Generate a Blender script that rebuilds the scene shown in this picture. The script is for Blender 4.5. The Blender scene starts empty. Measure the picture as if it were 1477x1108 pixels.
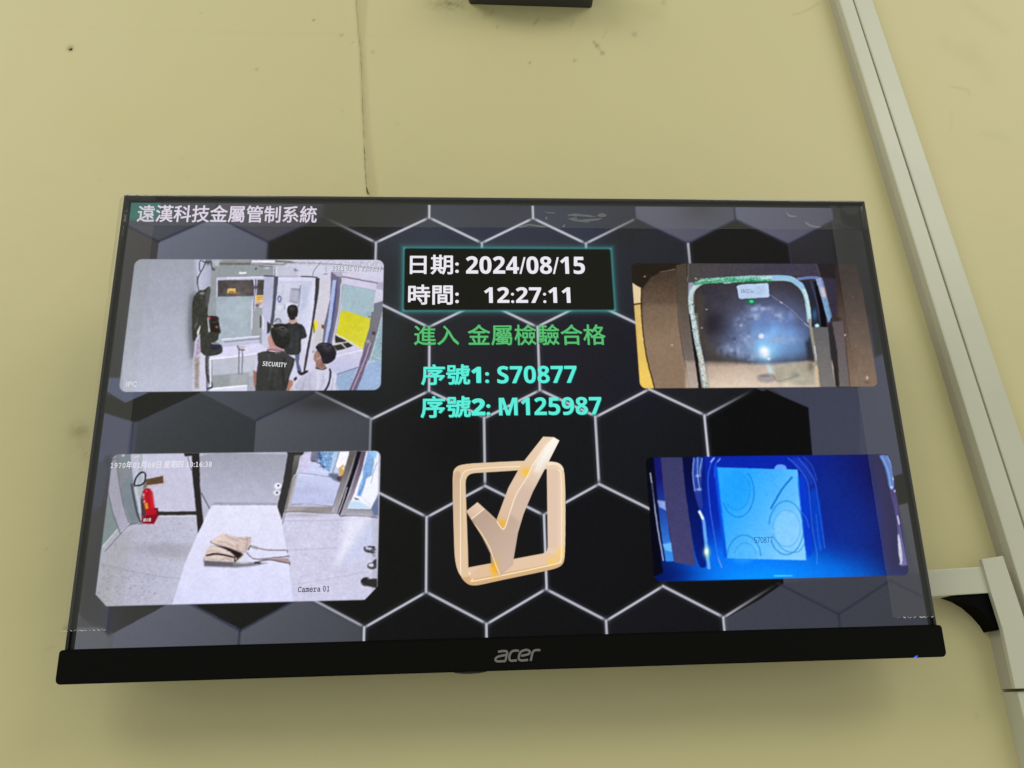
import bpy, bmesh, math, random
import numpy as np
from mathutils import Vector, Matrix, Euler

random.seed(4); rng = np.random.default_rng(7)
SC = bpy.context.scene
COL = SC.collection

# ---------------------------------------------------------------- camera, world, lamps
YAW, PITCH, ROLL = -0.06876718, 0.4117735, -0.03496087
CAM = np.array([-0.03485769, -0.52732422, -0.21449853])
TILT = 0.13558827            # the monitor leans forward at the top
FOC, CX, CY = 1080.0, 738.5, 554.0
WALL_Y = 0.070
def rot3(yaw, pitch, roll):
    c, s = math.cos(yaw), math.sin(yaw); Rz = np.array([[c, -s, 0], [s, c, 0], [0, 0, 1]])
    a = math.pi/2+pitch; c, s = math.cos(a), math.sin(a); Rx = np.array([[1, 0, 0], [0, c, -s], [0, s, c]])
    c, s = math.cos(roll), math.sin(roll); Rr = np.array([[c, -s, 0], [s, c, 0], [0, 0, 1]])
    return Rz @ Rx @ Rr
CM = rot3(YAW, PITCH, ROLL)
cd = bpy.data.cameras.new('camera'); cam = bpy.data.objects.new('camera', cd); COL.objects.link(cam)
cam.matrix_world = Matrix.Translation(CAM) @ Matrix(CM.tolist()).to_4x4()
cd.sensor_width = 36; cd.lens = FOC/1477*36; cd.clip_start = 0.01; cd.clip_end = 100
SC.camera = cam

SC.view_settings.view_transform = 'Standard'; SC.view_settings.look = 'None'
SC.view_settings.exposure = 0; SC.view_settings.gamma = 1
W = bpy.data.worlds.new('World'); SC.world = W; W.use_nodes = True
W.node_tree.nodes['Background'].inputs[0].default_value = (0.95, 0.97, 0.89, 1)
W.node_tree.nodes['Background'].inputs[1].default_value = 0.55

def area_lamp(name, loc, aim, sx, sy, watts, col):
    l = bpy.data.lights.new(name, 'AREA'); l.shape = 'RECTANGLE'; l.size = sx; l.size_y = sy
    l.energy = watts; l.color = col
    o = bpy.data.objects.new(name, l); COL.objects.link(o); o.location = loc
    o.rotation_euler = (Vector(aim)-Vector(loc)).to_track_quat('-Z', 'Y').to_euler()
    return o
area_lamp('ceiling_panel_lamp', (-1.9, -1.9, 2.0), (-0.2, 0.08, -0.1), 2.0, 1.2, 33, (1, 0.985, 0.92))
area_lamp('ceiling_panel_lamp', (2.1, -1.9, 2.0), (0.3, 0.08, -0.1), 2.0, 1.2, 30, (1, 0.985, 0.92))

# ---------------------------------------------------------------- rays: photo pixel <-> planes of the place
EX = np.array([1., 0, 0]); EZ = np.array([0, -math.sin(TILT), math.cos(TILT)]); EO = np.array([0, -math.cos(TILT), -math.sin(TILT)])
def ray(px, py):
    d = np.stack([np.asarray(px, float)-CX, -(np.asarray(py, float)-CY), np.full(np.shape(px), -FOC)], -1)
    return d @ CM.T
def S(px, py, off=0.0):      # pixel -> (x, z) in the monitor's own plane, off metres proud of the screen
    d = ray(px, py); n = EO; k = (off - CAM @ n)/(d @ n); P = CAM + k[..., None]*d
    return P @ EX, P @ EZ
def Wp(px, py, proud=0.0):   # pixel -> point on the wall plane (or proud of it)
    d = ray(px, py); y = WALL_Y-proud; k = (y-CAM[1])/d[..., 1]; return CAM + k[..., None]*d
def to_px(P):
    q = (P-CAM) @ CM; return CX+FOC*q[..., 0]/-q[..., 2], CY-FOC*q[..., 1]/-q[..., 2]
def local_px(x, z):
    P = x[..., None]*EX + z[..., None]*EZ; return to_px(P)

# ---------------------------------------------------------------- object helpers
def put(o, parent=None):
    COL.objects.link(o)
    if parent is not None: o.parent = parent
    return o
def tag(o, label=None, cat=None, group=None, kind=None):
    for k, v in (('label', label), ('category', cat), ('group', group), ('kind', kind)):
        if v: o[k] = v
    return o
def mesh_obj(name, verts, faces, mat, parent=None, smooth=False):
    me = bpy.data.meshes.new(name); me.from_pydata([tuple(map(float, v)) for v in verts], [], faces); me.update()
    me.materials.append(mat)
    if smooth: me.polygons.foreach_set('use_smooth', [True]*len(me.polygons))
    return put(bpy.data.objects.new(name, me), parent)
def bm_obj(name, bm, mat, parent=None, smooth=False):
    me = bpy.data.meshes.new(name); bmesh.ops.recalc_face_normals(bm, faces=bm.faces); bm.to_mesh(me); bm.free()
    me.materials.append(mat)
    if smooth: me.polygons.foreach_set('use_smooth', [True]*len(me.polygons))
    return put(bpy.data.objects.new(name, me), parent)
def box_bm(x0, x1, y0, y1, z0, z1, bev=0.0, seg=2, bm=None):
    bm = bm or bmesh.new()
    vs = [bm.verts.new((x, y, z)) for x in (x0, x1) for y in (y0, y1) for z in (z0, z1)]
    f = [(0, 1, 3, 2), (4, 6, 7, 5), (0, 4, 5, 1), (2, 3, 7, 6), (0, 2, 6, 4), (1, 5, 7, 3)]
    fs = [bm.faces.new([vs[i] for i in q]) for q in f]
    if bev:
        es = list({e for g in fs for e in g.edges})
        bmesh.ops.bevel(bm, geom=es, offset=bev, segments=seg, affect='EDGES', profile=0.7)
    return bm
def prism_bm(front, back, bev=0.0):
    bm = bmesh.new(); n = len(front)
    a = [bm.verts.new(tuple(map(float, p))) for p in front]; b = [bm.verts.new(tuple(map(float, p))) for p in back]
    F = bm.faces.new(a); bm.faces.new(b[::-1])
    for i in range(n): bm.faces.new((a[i], b[i], b[(i+1) % n], a[(i+1) % n]))
    bmesh.ops.recalc_face_normals(bm, faces=bm.faces)
    if bev: bmesh.ops.bevel(bm, geom=list(bm.edges), offset=bev, segments=2, affect='EDGES', profile=0.7)
    return bm
def prism_wall(name, pts, d_front, mat, parent=None, bev=0.0, d_back=0.0):
    p = np.array(pts, float); fr = Wp(p[:, 0], p[:, 1], d_front); bk = fr.copy(); bk[:, 1] = WALL_Y-d_back
    return bm_obj(name, prism_bm(fr, bk, bev), mat, parent)

# ---------------------------------------------------------------- materials
def new_mat(name):
    m = bpy.data.materials.new(name); m.use_nodes = True
    return m, m.node_tree.nodes, m.node_tree.links, m.node_tree.nodes['Principled BSDF']
def plain(name, col, rough=0.5, spec=0.5, bump=0.0, bscale=300, metal=0, vary=0.0):
    m, N, L, b = new_mat(name)
    b.inputs['Base Color'].default_value = (*col, 1); b.inputs['Roughness'].default_value = rough
    b.inputs['Specular IOR Level'].default_value = spec; b.inputs['Metallic'].default_value = metal
    tc = N.new('ShaderNodeTexCoord')
    if vary:
        n = N.new('ShaderNodeTexNoise'); n.inputs['Scale'].default_value = 14; n.inputs['Detail'].default_value = 6
        L.new(tc.outputs['Object'], n.inputs['Vector'])
        mx = N.new('ShaderNodeMix'); mx.data_type = 'RGBA'
        mx.inputs[6].default_value = (*[c*(1-vary) for c in col], 1); mx.inputs[7].default_value = (*[c*(1+vary) for c in col], 1)
        L.new(n.outputs['Fac'], mx.inputs[0]); L.new(mx.outputs[2], b.inputs['Base Color'])
    if bump:
        n = N.new('ShaderNodeTexNoise'); n.inputs['Scale'].default_value = bscale; n.inputs['Detail'].default_value = 4
        L.new(tc.outputs['Object'], n.inputs['Vector'])
        bp = N.new('ShaderNodeBump'); bp.inputs['Strength'].default_value = bump; bp.inputs['Distance'].default_value = 0.0006
        L.new(n.outputs['Fac'], bp.inputs['Height']); L.new(bp.outputs['Normal'], b.inputs['Normal'])
    return m
def srgb(c):
    c = np.asarray(c, float)/255; return tuple(np.where(c < .04045, c/12.92, ((c+.055)/1.055)**2.4))
def glow(name, rgb, strength=1.0):
    m, N, L, b = new_mat(name)
    b.inputs['Base Color'].default_value = (0.0015, 0.0015, 0.002, 1); b.inputs['Roughness'].default_value = 0.4
    b.inputs['Specular IOR Level'].default_value = 0.04
    b.inputs['Emission Color'].default_value = (*srgb(rgb), 1); b.inputs['Emission Strength'].default_value = strength
    return m
def picture_mat():
    m, N, L, b = new_mat('lit_display_picture')
    a = N.new('ShaderNodeAttribute'); a.attribute_name = 'picture'
    b.inputs['Base Color'].default_value = (0.0015, 0.0015, 0.002, 1); b.inputs['Roughness'].default_value = 0.4
    b.inputs['Specular IOR Level'].default_value = 0.04
    L.new(a.outputs['Color'], b.inputs['Emission Color']); b.inputs['Emission Strength'].default_value = 1
    L.new(a.outputs['Alpha'], b.inputs['Alpha'])
    return m
M_PIC = picture_mat()
M_BLACK = plain('black_bezel_plastic', (0.006, 0.006, 0.0055), 0.42, 0.35, 0.15, 900)
M_GLOSS = plain('glossy_black_edge', (0.005, 0.005, 0.005), 0.16, 0.5)
M_BORDER = plain('dark_display_border', (0.007, 0.007, 0.006), 0.3, 0.4)
M_BACK = plain('black_back_housing', (0.01, 0.01, 0.01), 0.6, 0.3, 0.2, 600)
M_DUCT = plain('ivory_pvc_duct', (0.53, 0.525, 0.40), 0.38, 0.45, 0.10, 60, vary=0.07)
M_DUCT2 = plain('ivory_pvc_duct_base', (0.45, 0.43, 0.33), 0.45, 0.4, 0.10, 60, vary=0.05)
M_HOOD = plain('dark_grey_metal', (0.045, 0.04, 0.033), 0.55, 0.4, 0.3, 200, vary=0.2)
M_GUSSET = plain('black_rubber', (0.0015, 0.0015, 0.0015), 0.6, 0.05, 0.1, 500)
M_LOGO = plain('grey_printed_logo', (0.16, 0.15, 0.135), 0.4, 0.5)
M_CHIP = plain('dark_pit', (0.05, 0.045, 0.03), 0.9, 0.1)
M_JAG = plain('torn_tape_edge', (0.75, 0.75, 0.68), 0.25, 0.8)
M_CRACK = plain('dark_crack', (0.085, 0.075, 0.045), 0.9, 0.1)

def wall_mat():
    m, N, L, b = new_mat('cream_painted_plaster')
    a = N.new('ShaderNodeAttribute'); a.attribute_name = 'stain'
    tc = N.new('ShaderNodeTexCoord')
    n = N.new('ShaderNodeTexNoise'); n.inputs['Scale'].default_value = 2.6; n.inputs['Detail'].default_value = 5; n.inputs['Roughness'].default_value = .55
    L.new(tc.outputs['Object'], n.inputs['Vector'])
    mx = N.new('ShaderNodeMix'); mx.data_type = 'RGBA'
    mx.inputs[6].default_value = (0.592, 0.52, 0.262, 1); mx.inputs[7].default_value = (0.575, 0.53, 0.285, 1)
    L.new(n.outputs['Fac'], mx.inputs[0])
    mm = N.new('ShaderNodeMix'); mm.data_type = 'RGBA'; mm.blend_type = 'MULTIPLY'; mm.inputs[0].default_value = 1
    L.new(mx.outputs[2], mm.inputs[6]); L.new(a.outputs['Color'], mm.inputs[7]); L.new(mm.outputs[2], b.inputs['Base Color'])
    b.inputs['Roughness'].default_value = 0.5; b.inputs['Specular IOR Level'].default_value = 0.3
    n2 = N.new('ShaderNodeTexNoise'); n2.inputs['Scale'].default_value = 190; n2.inputs['Detail'].default_value = 4
    n3 = N.new('ShaderNodeTexNoise'); n3.inputs['Scale'].default_value = 9; n3.inputs['Detail'].default_value = 3
    L.new(tc.outputs['Object'], n2.inputs['Vector']); L.new(tc.outputs['Object'], n3.inputs['Vector'])
    b1 = N.new('ShaderNodeBump'); b1.inputs['Strength'].default_value = 0.4; b1.inputs['Distance'].default_value = 0.0004
    b2 = N.new('ShaderNodeBump'); b2.inputs['Strength'].default_value = 0.16; b2.inputs['Distance'].default_value = 0.006
    L.new(n2.outputs['Fac'], b1.inputs['Height']); L.new(n3.outputs['Fac'], b2.inputs['Height'])
    L.new(b1.outputs['Normal'], b2.inputs['Normal']); L.new(b2.outputs['Normal'], b.inputs['Normal'])
    return m
M_WALL = wall_mat()

def tape_mat(haze, name='clear_packing_tape'):
    m, N, L, b = new_mat(name)
    out = N['Material Output']; N.remove(b)
    tr = N.new('ShaderNodeBsdfTransparent'); tr.inputs[0].default_value = (0.95, 0.95, 0.93, 1)
    gl = N.new('ShaderNodeBsdfGlossy'); gl.inputs['Roughness'].default_value = 0.12
    df = N.new('ShaderNodeBsdfDiffuse'); df.inputs[0].default_value = (0.7, 0.7, 0.62, 1)
    tc = N.new('ShaderNodeTexCoord'); n = N.new('ShaderNodeTexNoise'); n.inputs['Scale'].default_value = 22; n.inputs['Detail'].default_value = 4
    mp = N.new('ShaderNodeMapping'); mp.inputs['Scale'].default_value = (1, 1, 0.25)
    L.new(tc.outputs['Object'], mp.inputs[0]); L.new(mp.outputs[0], n.inputs['Vector'])
    bp = N.new('ShaderNodeBump'); bp.inputs['Strength'].default_value = 0.5; bp.inputs['Distance'].default_value = 0.002
    L.new(n.outputs['Fac'], bp.inputs['Height']); L.new(bp.outputs[0], gl.inputs['Normal'])
    m1 = N.new('ShaderNodeMixShader'); m1.inputs[0].default_value = haze
    m2 = N.new('ShaderNodeMixShader'); fr = N.new('ShaderNodeFresnel'); fr.inputs[0].default_value = 1.45
    L.new(tr.outputs[0], m1.inputs[1]); L.new(df.outputs[0], m1.inputs[2])
    L.new(fr.outputs[0], m2.inputs[0]); L.new(m1.outputs[0], m2.inputs[1]); L.new(gl.outputs[0], m2.inputs[2])
    L.new(m2.outputs[0], out.inputs[0])
    return m
M_TAPE = tape_mat(0.03)
M_RES = tape_mat(0.16, 'trapped_air_bubble')

# ---------------------------------------------------------------- painter: flat print laid onto a fine grid of faces as vertex colour
def vnoise(x, y, cell, seed=0):
    gx, gy = x/cell, y/cell; ix, iy = np.floor(gx).astype(int), np.floor(gy).astype(int); fx, fy = gx-ix, gy-iy
    fx = fx*fx*(3-2*fx); fy = fy*fy*(3-2*fy)
    def h(i, j):
        v = np.sin(i*127.1+j*311.7+seed*74.7)*43758.5453; return v-np.floor(v)
    return (h(ix, iy)*(1-fx)+h(ix+1, iy)*fx)*(1-fy)+(h(ix, iy+1)*(1-fx)+h(ix+1, iy+1)*fx)*fy
def seg_dist(x, y, ax, ay, bx, by):
    dx, dy = bx-ax, by-ay; t = np.clip(((x-ax)*dx+(y-ay)*dy)/(dx*dx+dy*dy+1e-12), 0, 1)
    return np.hypot(x-ax-t*dx, y-ay-t*dy), t
def catmull(p, n=5):
    m = len(p)
    if m < 3: return p
    out = []
    for k in range(m-1):
        p0, p1, p2, p3 = [p[min(max(j, 0), m-1)] for j in (k-1, k, k+1, k+2)]
        for t in np.linspace(0, 1, n, endpoint=False):
            out.append(.5*((2*p1)+(-p0+p2)*t+(2*p0-5*p1+4*p2-p3)*t*t+(-p0+3*p1-3*p2+p3)*t**3))
    out.append(p[-1]); return np.array(out)
def chaikin(p, n):
    for _ in range(n):
        q = np.roll(p, -1, 0); p = np.stack([p*.75+q*.25, p*.25+q*.75], 1).reshape(-1, 2)
    return p
class Paint:
    def __init__(s, X, Y, base):
        s.X, s.Y = X.ravel(), Y.ravel(); s.C = np.empty((s.X.size, 3)); s.C[:] = base; s.fr(0, 0, 1)
    def fr(s, ox, oy, k): s.o = (ox, oy, k); return s
    def pts(s, p): p = np.asarray(p, float); return p/s.o[2]+np.array(s.o[:2])
    def sel(s, p, m):
        a, b = p.min(0)-m, p.max(0)+m
        return np.nonzero((s.X > a[0]) & (s.X < b[0]) & (s.Y > a[1]) & (s.Y < b[1]))[0]
    def mix(s, i, c, a):
        s.C[i] += (np.asarray(c, float)-s.C[i])*np.clip(a, 0, 1)[:, None]
    def poly(s, p, c, soft=0.8, a=1.0, c2=None, ax=None, tex=0, cell=2.0, sm=0):
        p = chaikin(s.pts(p), sm); i = s.sel(p, soft+1)
        if not len(i): return s
        x, y = s.X[i], s.Y[i]; d = np.full(x.shape, 1e9); ins = np.zeros(x.shape, bool)
        for k in range(len(p)):
            (x1, y1), (x2, y2) = p[k], p[(k+1) % len(p)]
            d = np.minimum(d, seg_dist(x, y, x1, y1, x2, y2)[0])
            cr = ((y1 > y) != (y2 > y)); ins ^= cr & (x < (x2-x1)*(y-y1)/((y2-y1) if y2 != y1 else 1e-9)+x1)
        cov = np.clip(0.5+np.where(ins, d, -d)/soft, 0, 1)*a
        col = np.asarray(c, float)
        if c2 is not None:
            q = s.pts(ax); v = q[1]-q[0]; t = np.clip(((x-q[0][0])*v[0]+(y-q[0][1])*v[1])/(v@v), 0, 1)[:, None]
            col = col*(1-t)+np.asarray(c2, float)*t
        else: col = np.broadcast_to(col, (len(i), 3))
        if tex: col = col+((vnoise(x, y, cell, 3)-.5)*2*tex)[:, None]
        s.C[i] += (col-s.C[i])*cov[:, None]; return s
    def line(s, p, w, c, soft=0.8, a=1.0, a2=None):
        w = w/s.o[2]; p = catmull(s.pts(p)); i = s.sel(p, w+soft+1)
        if not len(i): return s
        x, y = s.X[i], s.Y[i]; d = np.full(x.shape, 1e9); T = np.zeros(x.shape); n = len(p)-1
        for k in range(n):
            dd, t = seg_dist(x, y, *p[k], *p[k+1]); m = dd < d; d[m] = dd[m]; T[m] = (k+t[m])/n
        al = a if a2 is None else a+(a2-a)*T
        s.mix(i, c, np.clip(0.5+(w/2-d)/soft, 0, 1)*al); return s
    def blob(s, cx, cy, rx, ry, c, a=1.0, pw=1.0, rot=0, noise=0, cell=6, seed=1):
        k = s.o[2]; q = s.pts([(cx, cy)])[0]; rx, ry = rx/k, ry/k; r = max(rx, ry)*2.6
        i = s.sel(np.array([q-r, q+r]), 0)
        if not len(i): return s
        x, y = s.X[i]-q[0], s.Y[i]-q[1]; c0, s0 = math.cos(rot), math.sin(rot); x, y = x*c0+y*s0, -x*s0+y*c0
        g = np.exp(-((x/rx)**2+(y/ry)**2)**pw)
        if noise: g = g*(1-noise+noise*2*vnoise(s.X[i], s.Y[i], cell, seed))
        s.mix(i, c, g*a); return s
    def ell(s, cx, cy, rx, ry, c, a=1.0, n=20, **k):
        return s.poly([(cx+rx*math.cos(t), cy+ry*math.sin(t)) for t in np.linspace(0, 2*math.pi, n, endpoint=False)], c, a=a, **k)
    def speck(s, p, n, c, w=1.0, a=.6, seed=1, ln=2.0):
        r = random.Random(seed); p = s.pts(p); o = s.o; s.fr(0, 0, 1); lo, hi = p.min(0), p.max(0)
        for _ in range(n):
            for _ in range(20):
                x, y = r.uniform(lo[0], hi[0]), r.uniform(lo[1], hi[1]); ins = False
                for k in range(len(p)):
                    (x1, y1), (x2, y2) = p[k], p[(k+1) % len(p)]
                    if (y1 > y) != (y2 > y) and x < (x2-x1)*(y-y1)/(y2-y1)+x1: ins = not ins
                if ins: break
            t = r.gauss(0, .35); l = r.uniform(.3, ln)
            s.line([(x, y), (x+l*math.cos(t), y+l*math.sin(t))], w*r.uniform(.5, 1.2), c, a=a*r.uniform(.3, 1))
        s.o = o; return s
    def grain(s, amp, cell=1.2, seed=5):
        s.C += ((vnoise(s.X, s.Y, cell, seed)-.5)*2*amp)[:, None]; return s
def linear(C):
    c = np.clip(C/255, 0, 1); return np.where(c < .04045, c/12.92, ((c+.055)/1.055)**2.4)
def grid_obj(name, x0, x1, z0, z1, step, off, draw, parent, alpha=None, mat=None, warp=0):
    nx, nz = int((x1-x0)/step)+1, int((z1-z0)/step)+1
    xs, zs = np.linspace(x0, x1, nx), np.linspace(z0, z1, nz); gx, gz = np.meshgrid(xs, zs)
    X, Y = local_px(gx, gz)
    if warp:
        A_, B_ = X.copy(), Y.copy()
        X = A_+(vnoise(A_, B_, 4.5, 21)-.5)*1.3*warp+(vnoise(A_, B_, 1.6, 23)-.5)*.8*warp
        Y = B_+(vnoise(A_, B_, 4.5, 22)-.5)*1.3*warp+(vnoise(A_, B_, 1.6, 24)-.5)*.8*warp
    C = draw(X, Y, gx, gz)
    if warp:
        I = C.reshape(nz, nx, 3)
        def bl(I, n):
            for _ in range(n):
                for ax in (0, 1):
                    p = np.concatenate([I.take([0], ax), I, I.take([-1], ax)], ax)
                    m = I.shape[ax]; I = .25*p.take(range(0, m), ax)+.5*p.take(range(1, m+1), ax)+.25*p.take(range(2, m+2), ax)
            return I
        a0 = bl(I, 1); C = (a0+(a0-bl(a0, 6))*.28).reshape(-1, 3)
        xf, yf = A_.ravel(), B_.ravel()
        mt = (vnoise(xf, yf, 26, 31)-.5)*.02+(vnoise(xf, yf, 9, 32)-.5)*.025+(vnoise(xf, yf, 3.2, 33)-.5)*.035+(vnoise(xf, yf, 1.3, 34)-.5)*.035
        C = 128+((C*(1+mt)[:, None])-128)*1.06
        X, Y = A_, B_
    co = np.stack([gx.ravel(), np.full(gx.size, -off), gz.ravel()], -1)
    i = np.arange((nx-1)*(nz-1)); r, c = i//(nx-1), i % (nx-1); a = r*nx+c
    F = np.stack([a, a+1, a+nx+1, a+nx], -1)
    A = np.ones(gx.size) if alpha is None else alpha(gx.ravel(), gz.ravel(), X.ravel(), Y.ravel())
    if alpha is not None:
        F = F[(A[F] > 0.003).any(1)]
    me = bpy.data.meshes.new(name); me.vertices.add(len(co)); me.vertices.foreach_set('co', co.ravel().astype('f'))
    me.loops.add(F.size); me.loops.foreach_set('vertex_index', F.ravel().astype('i'))
    me.polygons.add(len(F)); me.polygons.foreach_set('loop_start', (np.arange(len(F))*4).astype('i'))
    me.update(calc_edges=True)
    at = me.color_attributes.new('picture', 'FLOAT_COLOR', 'POINT')
    at.data.foreach_set('color', np.concatenate([linear(C), A[:, None]], 1).ravel().astype('f'))
    me.materials.append(mat or M_PIC)
    return put(bpy.data.objects.new(name, me), parent)
def rrect_alpha(x0, x1, z0, z1, r, soft=0.0007):
    def f(x, z, X, Y):
        cx, cz, hx, hz = (x0+x1)/2, (z0+z1)/2, (x1-x0)/2, (z1-z0)/2
        qx, qz = np.abs(x-cx)-hx+r, np.abs(z-cz)-hz+r
        d = np.hypot(np.maximum(qx, 0), np.maximum(qz, 0))+np.minimum(np.maximum(qx, qz), 0)-r
        return np.clip(0.5-d/soft, 0, 1)
    return f

# ================================================================ THE MONITOR
mon = put(bpy.data.objects.new('wall_monitor', None)); mon.rotation_euler = (TILT, 0, 0)
tag(mon, 'large black flat monitor leaning forward from the cream wall, showing four camera pictures', 'monitor')
HX = 0.3045; ZT, ZB = 0.1742, -0.1685     # outer lip; the chin starts at ZB
AX0, AX1, AZ0, AZ1 = -0.2992, 0.2992, -0.1683, 0.1683
# housing behind
bm_obj('housing', box_bm(-HX+.001, HX-.001, 0.0008, 0.012, -0.187, ZT-.001, 0.002), M_BACK, mon)
bm_obj('back_cover', box_bm(-0.2, 0.2, 0.012, 0.045, -0.150, 0.09, 0.01), M_BACK, mon)
bm_obj('wall_mount', box_bm(-0.05, 0.05, 0.045, 0.060, -0.06, 0.05, 0.003), M_BACK, mon)
# lip frame: left, right, top
def lip(x0, x1, z0, z1): return box_bm(x0, x1, -0.0022, 0.0082, z0, z1, 0.0008)
bm_obj('bezel_side', lip(-HX, -HX+.0022, ZB, ZT), M_GLOSS, mon)
bm_obj('bezel_side', lip(HX-.0022, HX, ZB, ZT), M_GLOSS, mon)
bm_obj('bezel_top', lip(-HX+.0021, HX-.0021, ZT-.0022, ZT+.0001), M_GLOSS, mon)
# dark border around the lit picture
bd = bmesh.new()
for q in ((-HX+.002, AX0, ZB, ZT-.002), (AX1, HX-.002, ZB, ZT-.002), (AX0, AX1, AZ1, ZT-.002)):
    box_bm(q[0], q[1], -0.0001, 0.0009, q[2], q[3], bm=bd)
bm_obj('display_border', bd, M_BORDER, mon)
# chin
CHX = 0.3075; CZ0 = -0.1902; CF = 0.0034
def chin_bm():
    out = []
    for cx, cz, r, a0 in ((CHX, ZB, .0022, 0), (-CHX, ZB, .0022, 90), (-CHX, CZ0, .0034, 180), (CHX, CZ0, .0034, 270)):
        sx, sz = (1 if cx > 0 else -1), (1 if cz > -.18 else -1)
        for k in range(7):
            t = math.radians(a0+15*k); out.append((cx-sx*r+r*math.cos(t), cz-sz*r+r*math.sin(t)))
    bm = prism_bm([(x, -CF, z) for x, z in out], [(x, .012, z) for x, z in out])
    es = [e for e in bm.edges if all(abs(v.co.y+CF) < 1e-6 for v in e.verts)]
    bmesh.ops.bevel(bm, geom=es, offset=.0008, segments=2, affect='EDGES'); return bm
def chin_mat():
    m, N, L, b = new_mat('ribbed_black_chin')
    b.inputs['Base Color'].default_value = (0.0035, 0.0033, 0.0025, 1); b.inputs['Roughness'].default_value = .5
    b.inputs['Specular IOR Level'].default_value = 0.06
    tc = N.new('ShaderNodeTexCoord'); w = N.new('ShaderNodeTexWave'); w.wave_type = 'BANDS'; w.bands_direction = 'X'
    w.inputs['Scale'].default_value = 260; L.new(tc.outputs['Object'], w.inputs['Vector'])
    bp = N.new('ShaderNodeBump'); bp.inputs['Strength'].default_value = 0.6; bp.inputs['Distance'].default_value = 0.0003
    L.new(w.outputs['Fac'], bp.inputs['Height']); L.new(bp.outputs[0], b.inputs['Normal'])
    return m
chin = bm_obj('bottom_bezel', chin_bm(), chin_mat(), mon)
# joystick bulge under the chin
jb = bmesh.new(); xs, _ = S(np.array([652., 704.]), np.array([972., 970.]), CF)
bmesh.ops.create_uvsphere(jb, u_segments=24, v_segments=12, radius=1)
bmesh.ops.scale(jb, vec=((xs[1]-xs[0])/2, 0.007, 0.0018), verts=jb.verts); bmesh.ops.translate(jb, vec=((xs[0]+xs[1])/2, 0.004, CZ0-0.0001), verts=jb.verts)
bm_obj('menu_button', jb, M_BLACK, mon, True)
# power light
led = bmesh.new(); lx, lz = S(np.array([1317.2, 1320.5, 1324.3, 1322.0]), np.array([949.0, 946.0, 945.8, 948.9]), CF+.0001)
led.faces.new([led.verts.new((float(a), -CF-.0002, float(b))) for a, b in zip(lx, lz)])
bm_obj('power_light', led, glow('blue_led', (60, 90, 255), 1.3), mon)
# logo strokes
def stroke(bm, pts, w, y0, y1, n=10):
    P = []
    m = len(pts)
    for k in range(m-1):   # catmull-rom
        p0, p1, p2, p3 = [np.array(pts[min(max(j, 0), m-1)], float) for j in (k-1, k, k+1, k+2)]
        for t in np.linspace(0, 1, n, endpoint=False):
            P.append(.5*((2*p1)+(-p0+p2)*t+(2*p0-5*p1+4*p2-p3)*t*t+(-p0+3*p1-3*p2+p3)*t**3))
    P.append(np.array(pts[-1], float)); P = np.array(P)
    T = np.gradient(P, axis=0); T /= np.linalg.norm(T, axis=1)[:, None]; Nn = np.stack([-T[:, 1], T[:, 0]], 1)
    Lf, Rt = P+Nn*w/2, P-Nn*w/2
    rows = [[bm.verts.new((q[0], y, q[1])) for q in (l, r) for y in (y0, y1)] for l, r in zip(Lf, Rt)]
    for a, b in zip(rows, rows[1:]):
        for i, j in ((0, 1), (1, 3), (3, 2), (2, 0)): bm.faces.new((a[i], a[j], b[j], b[i]))
    bm.faces.new((rows[0][0], rows[0][2], rows[0][3], rows[0][1])); bm.faces.new((rows[-1][0], rows[-1][1], rows[-1][3], rows[-1][2]))
lg = bmesh.new(); K = 16.41; jit = 0
for pts in ([(300, 252), (420, 232), (500, 240), (520, 285), (495, 380), (478, 468)],
            [(500, 322), (400, 340), (290, 372), (240, 425), (262, 470), (340, 476), (480, 468)],
            [(795, 228), (700, 222), (622, 250), (578, 330), (570, 410), (600, 458), (680, 458), (748, 452)],
            [(842, 345), (930, 330), (1030, 300), (1052, 245), (1000, 208), (915, 215), (835, 260), (795, 350), (798, 425), (850, 455), (930, 450), (1012, 440)],
            [(1072, 466), (1095, 370), (1115, 280), (1160, 222), (1230, 208), (1302, 212)]):
    p = np.array(pts, float)/K+np.array([700, 925]); x, z = S(p[:, 0], p[:, 1], CF+.0003)
    stroke(lg, list(zip(x, z)), 0.00148, -CF-0.00035-jit, -CF+.0001); jit += 0.00004
bm_obj('logo', lg, M_LOGO, mon)

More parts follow.
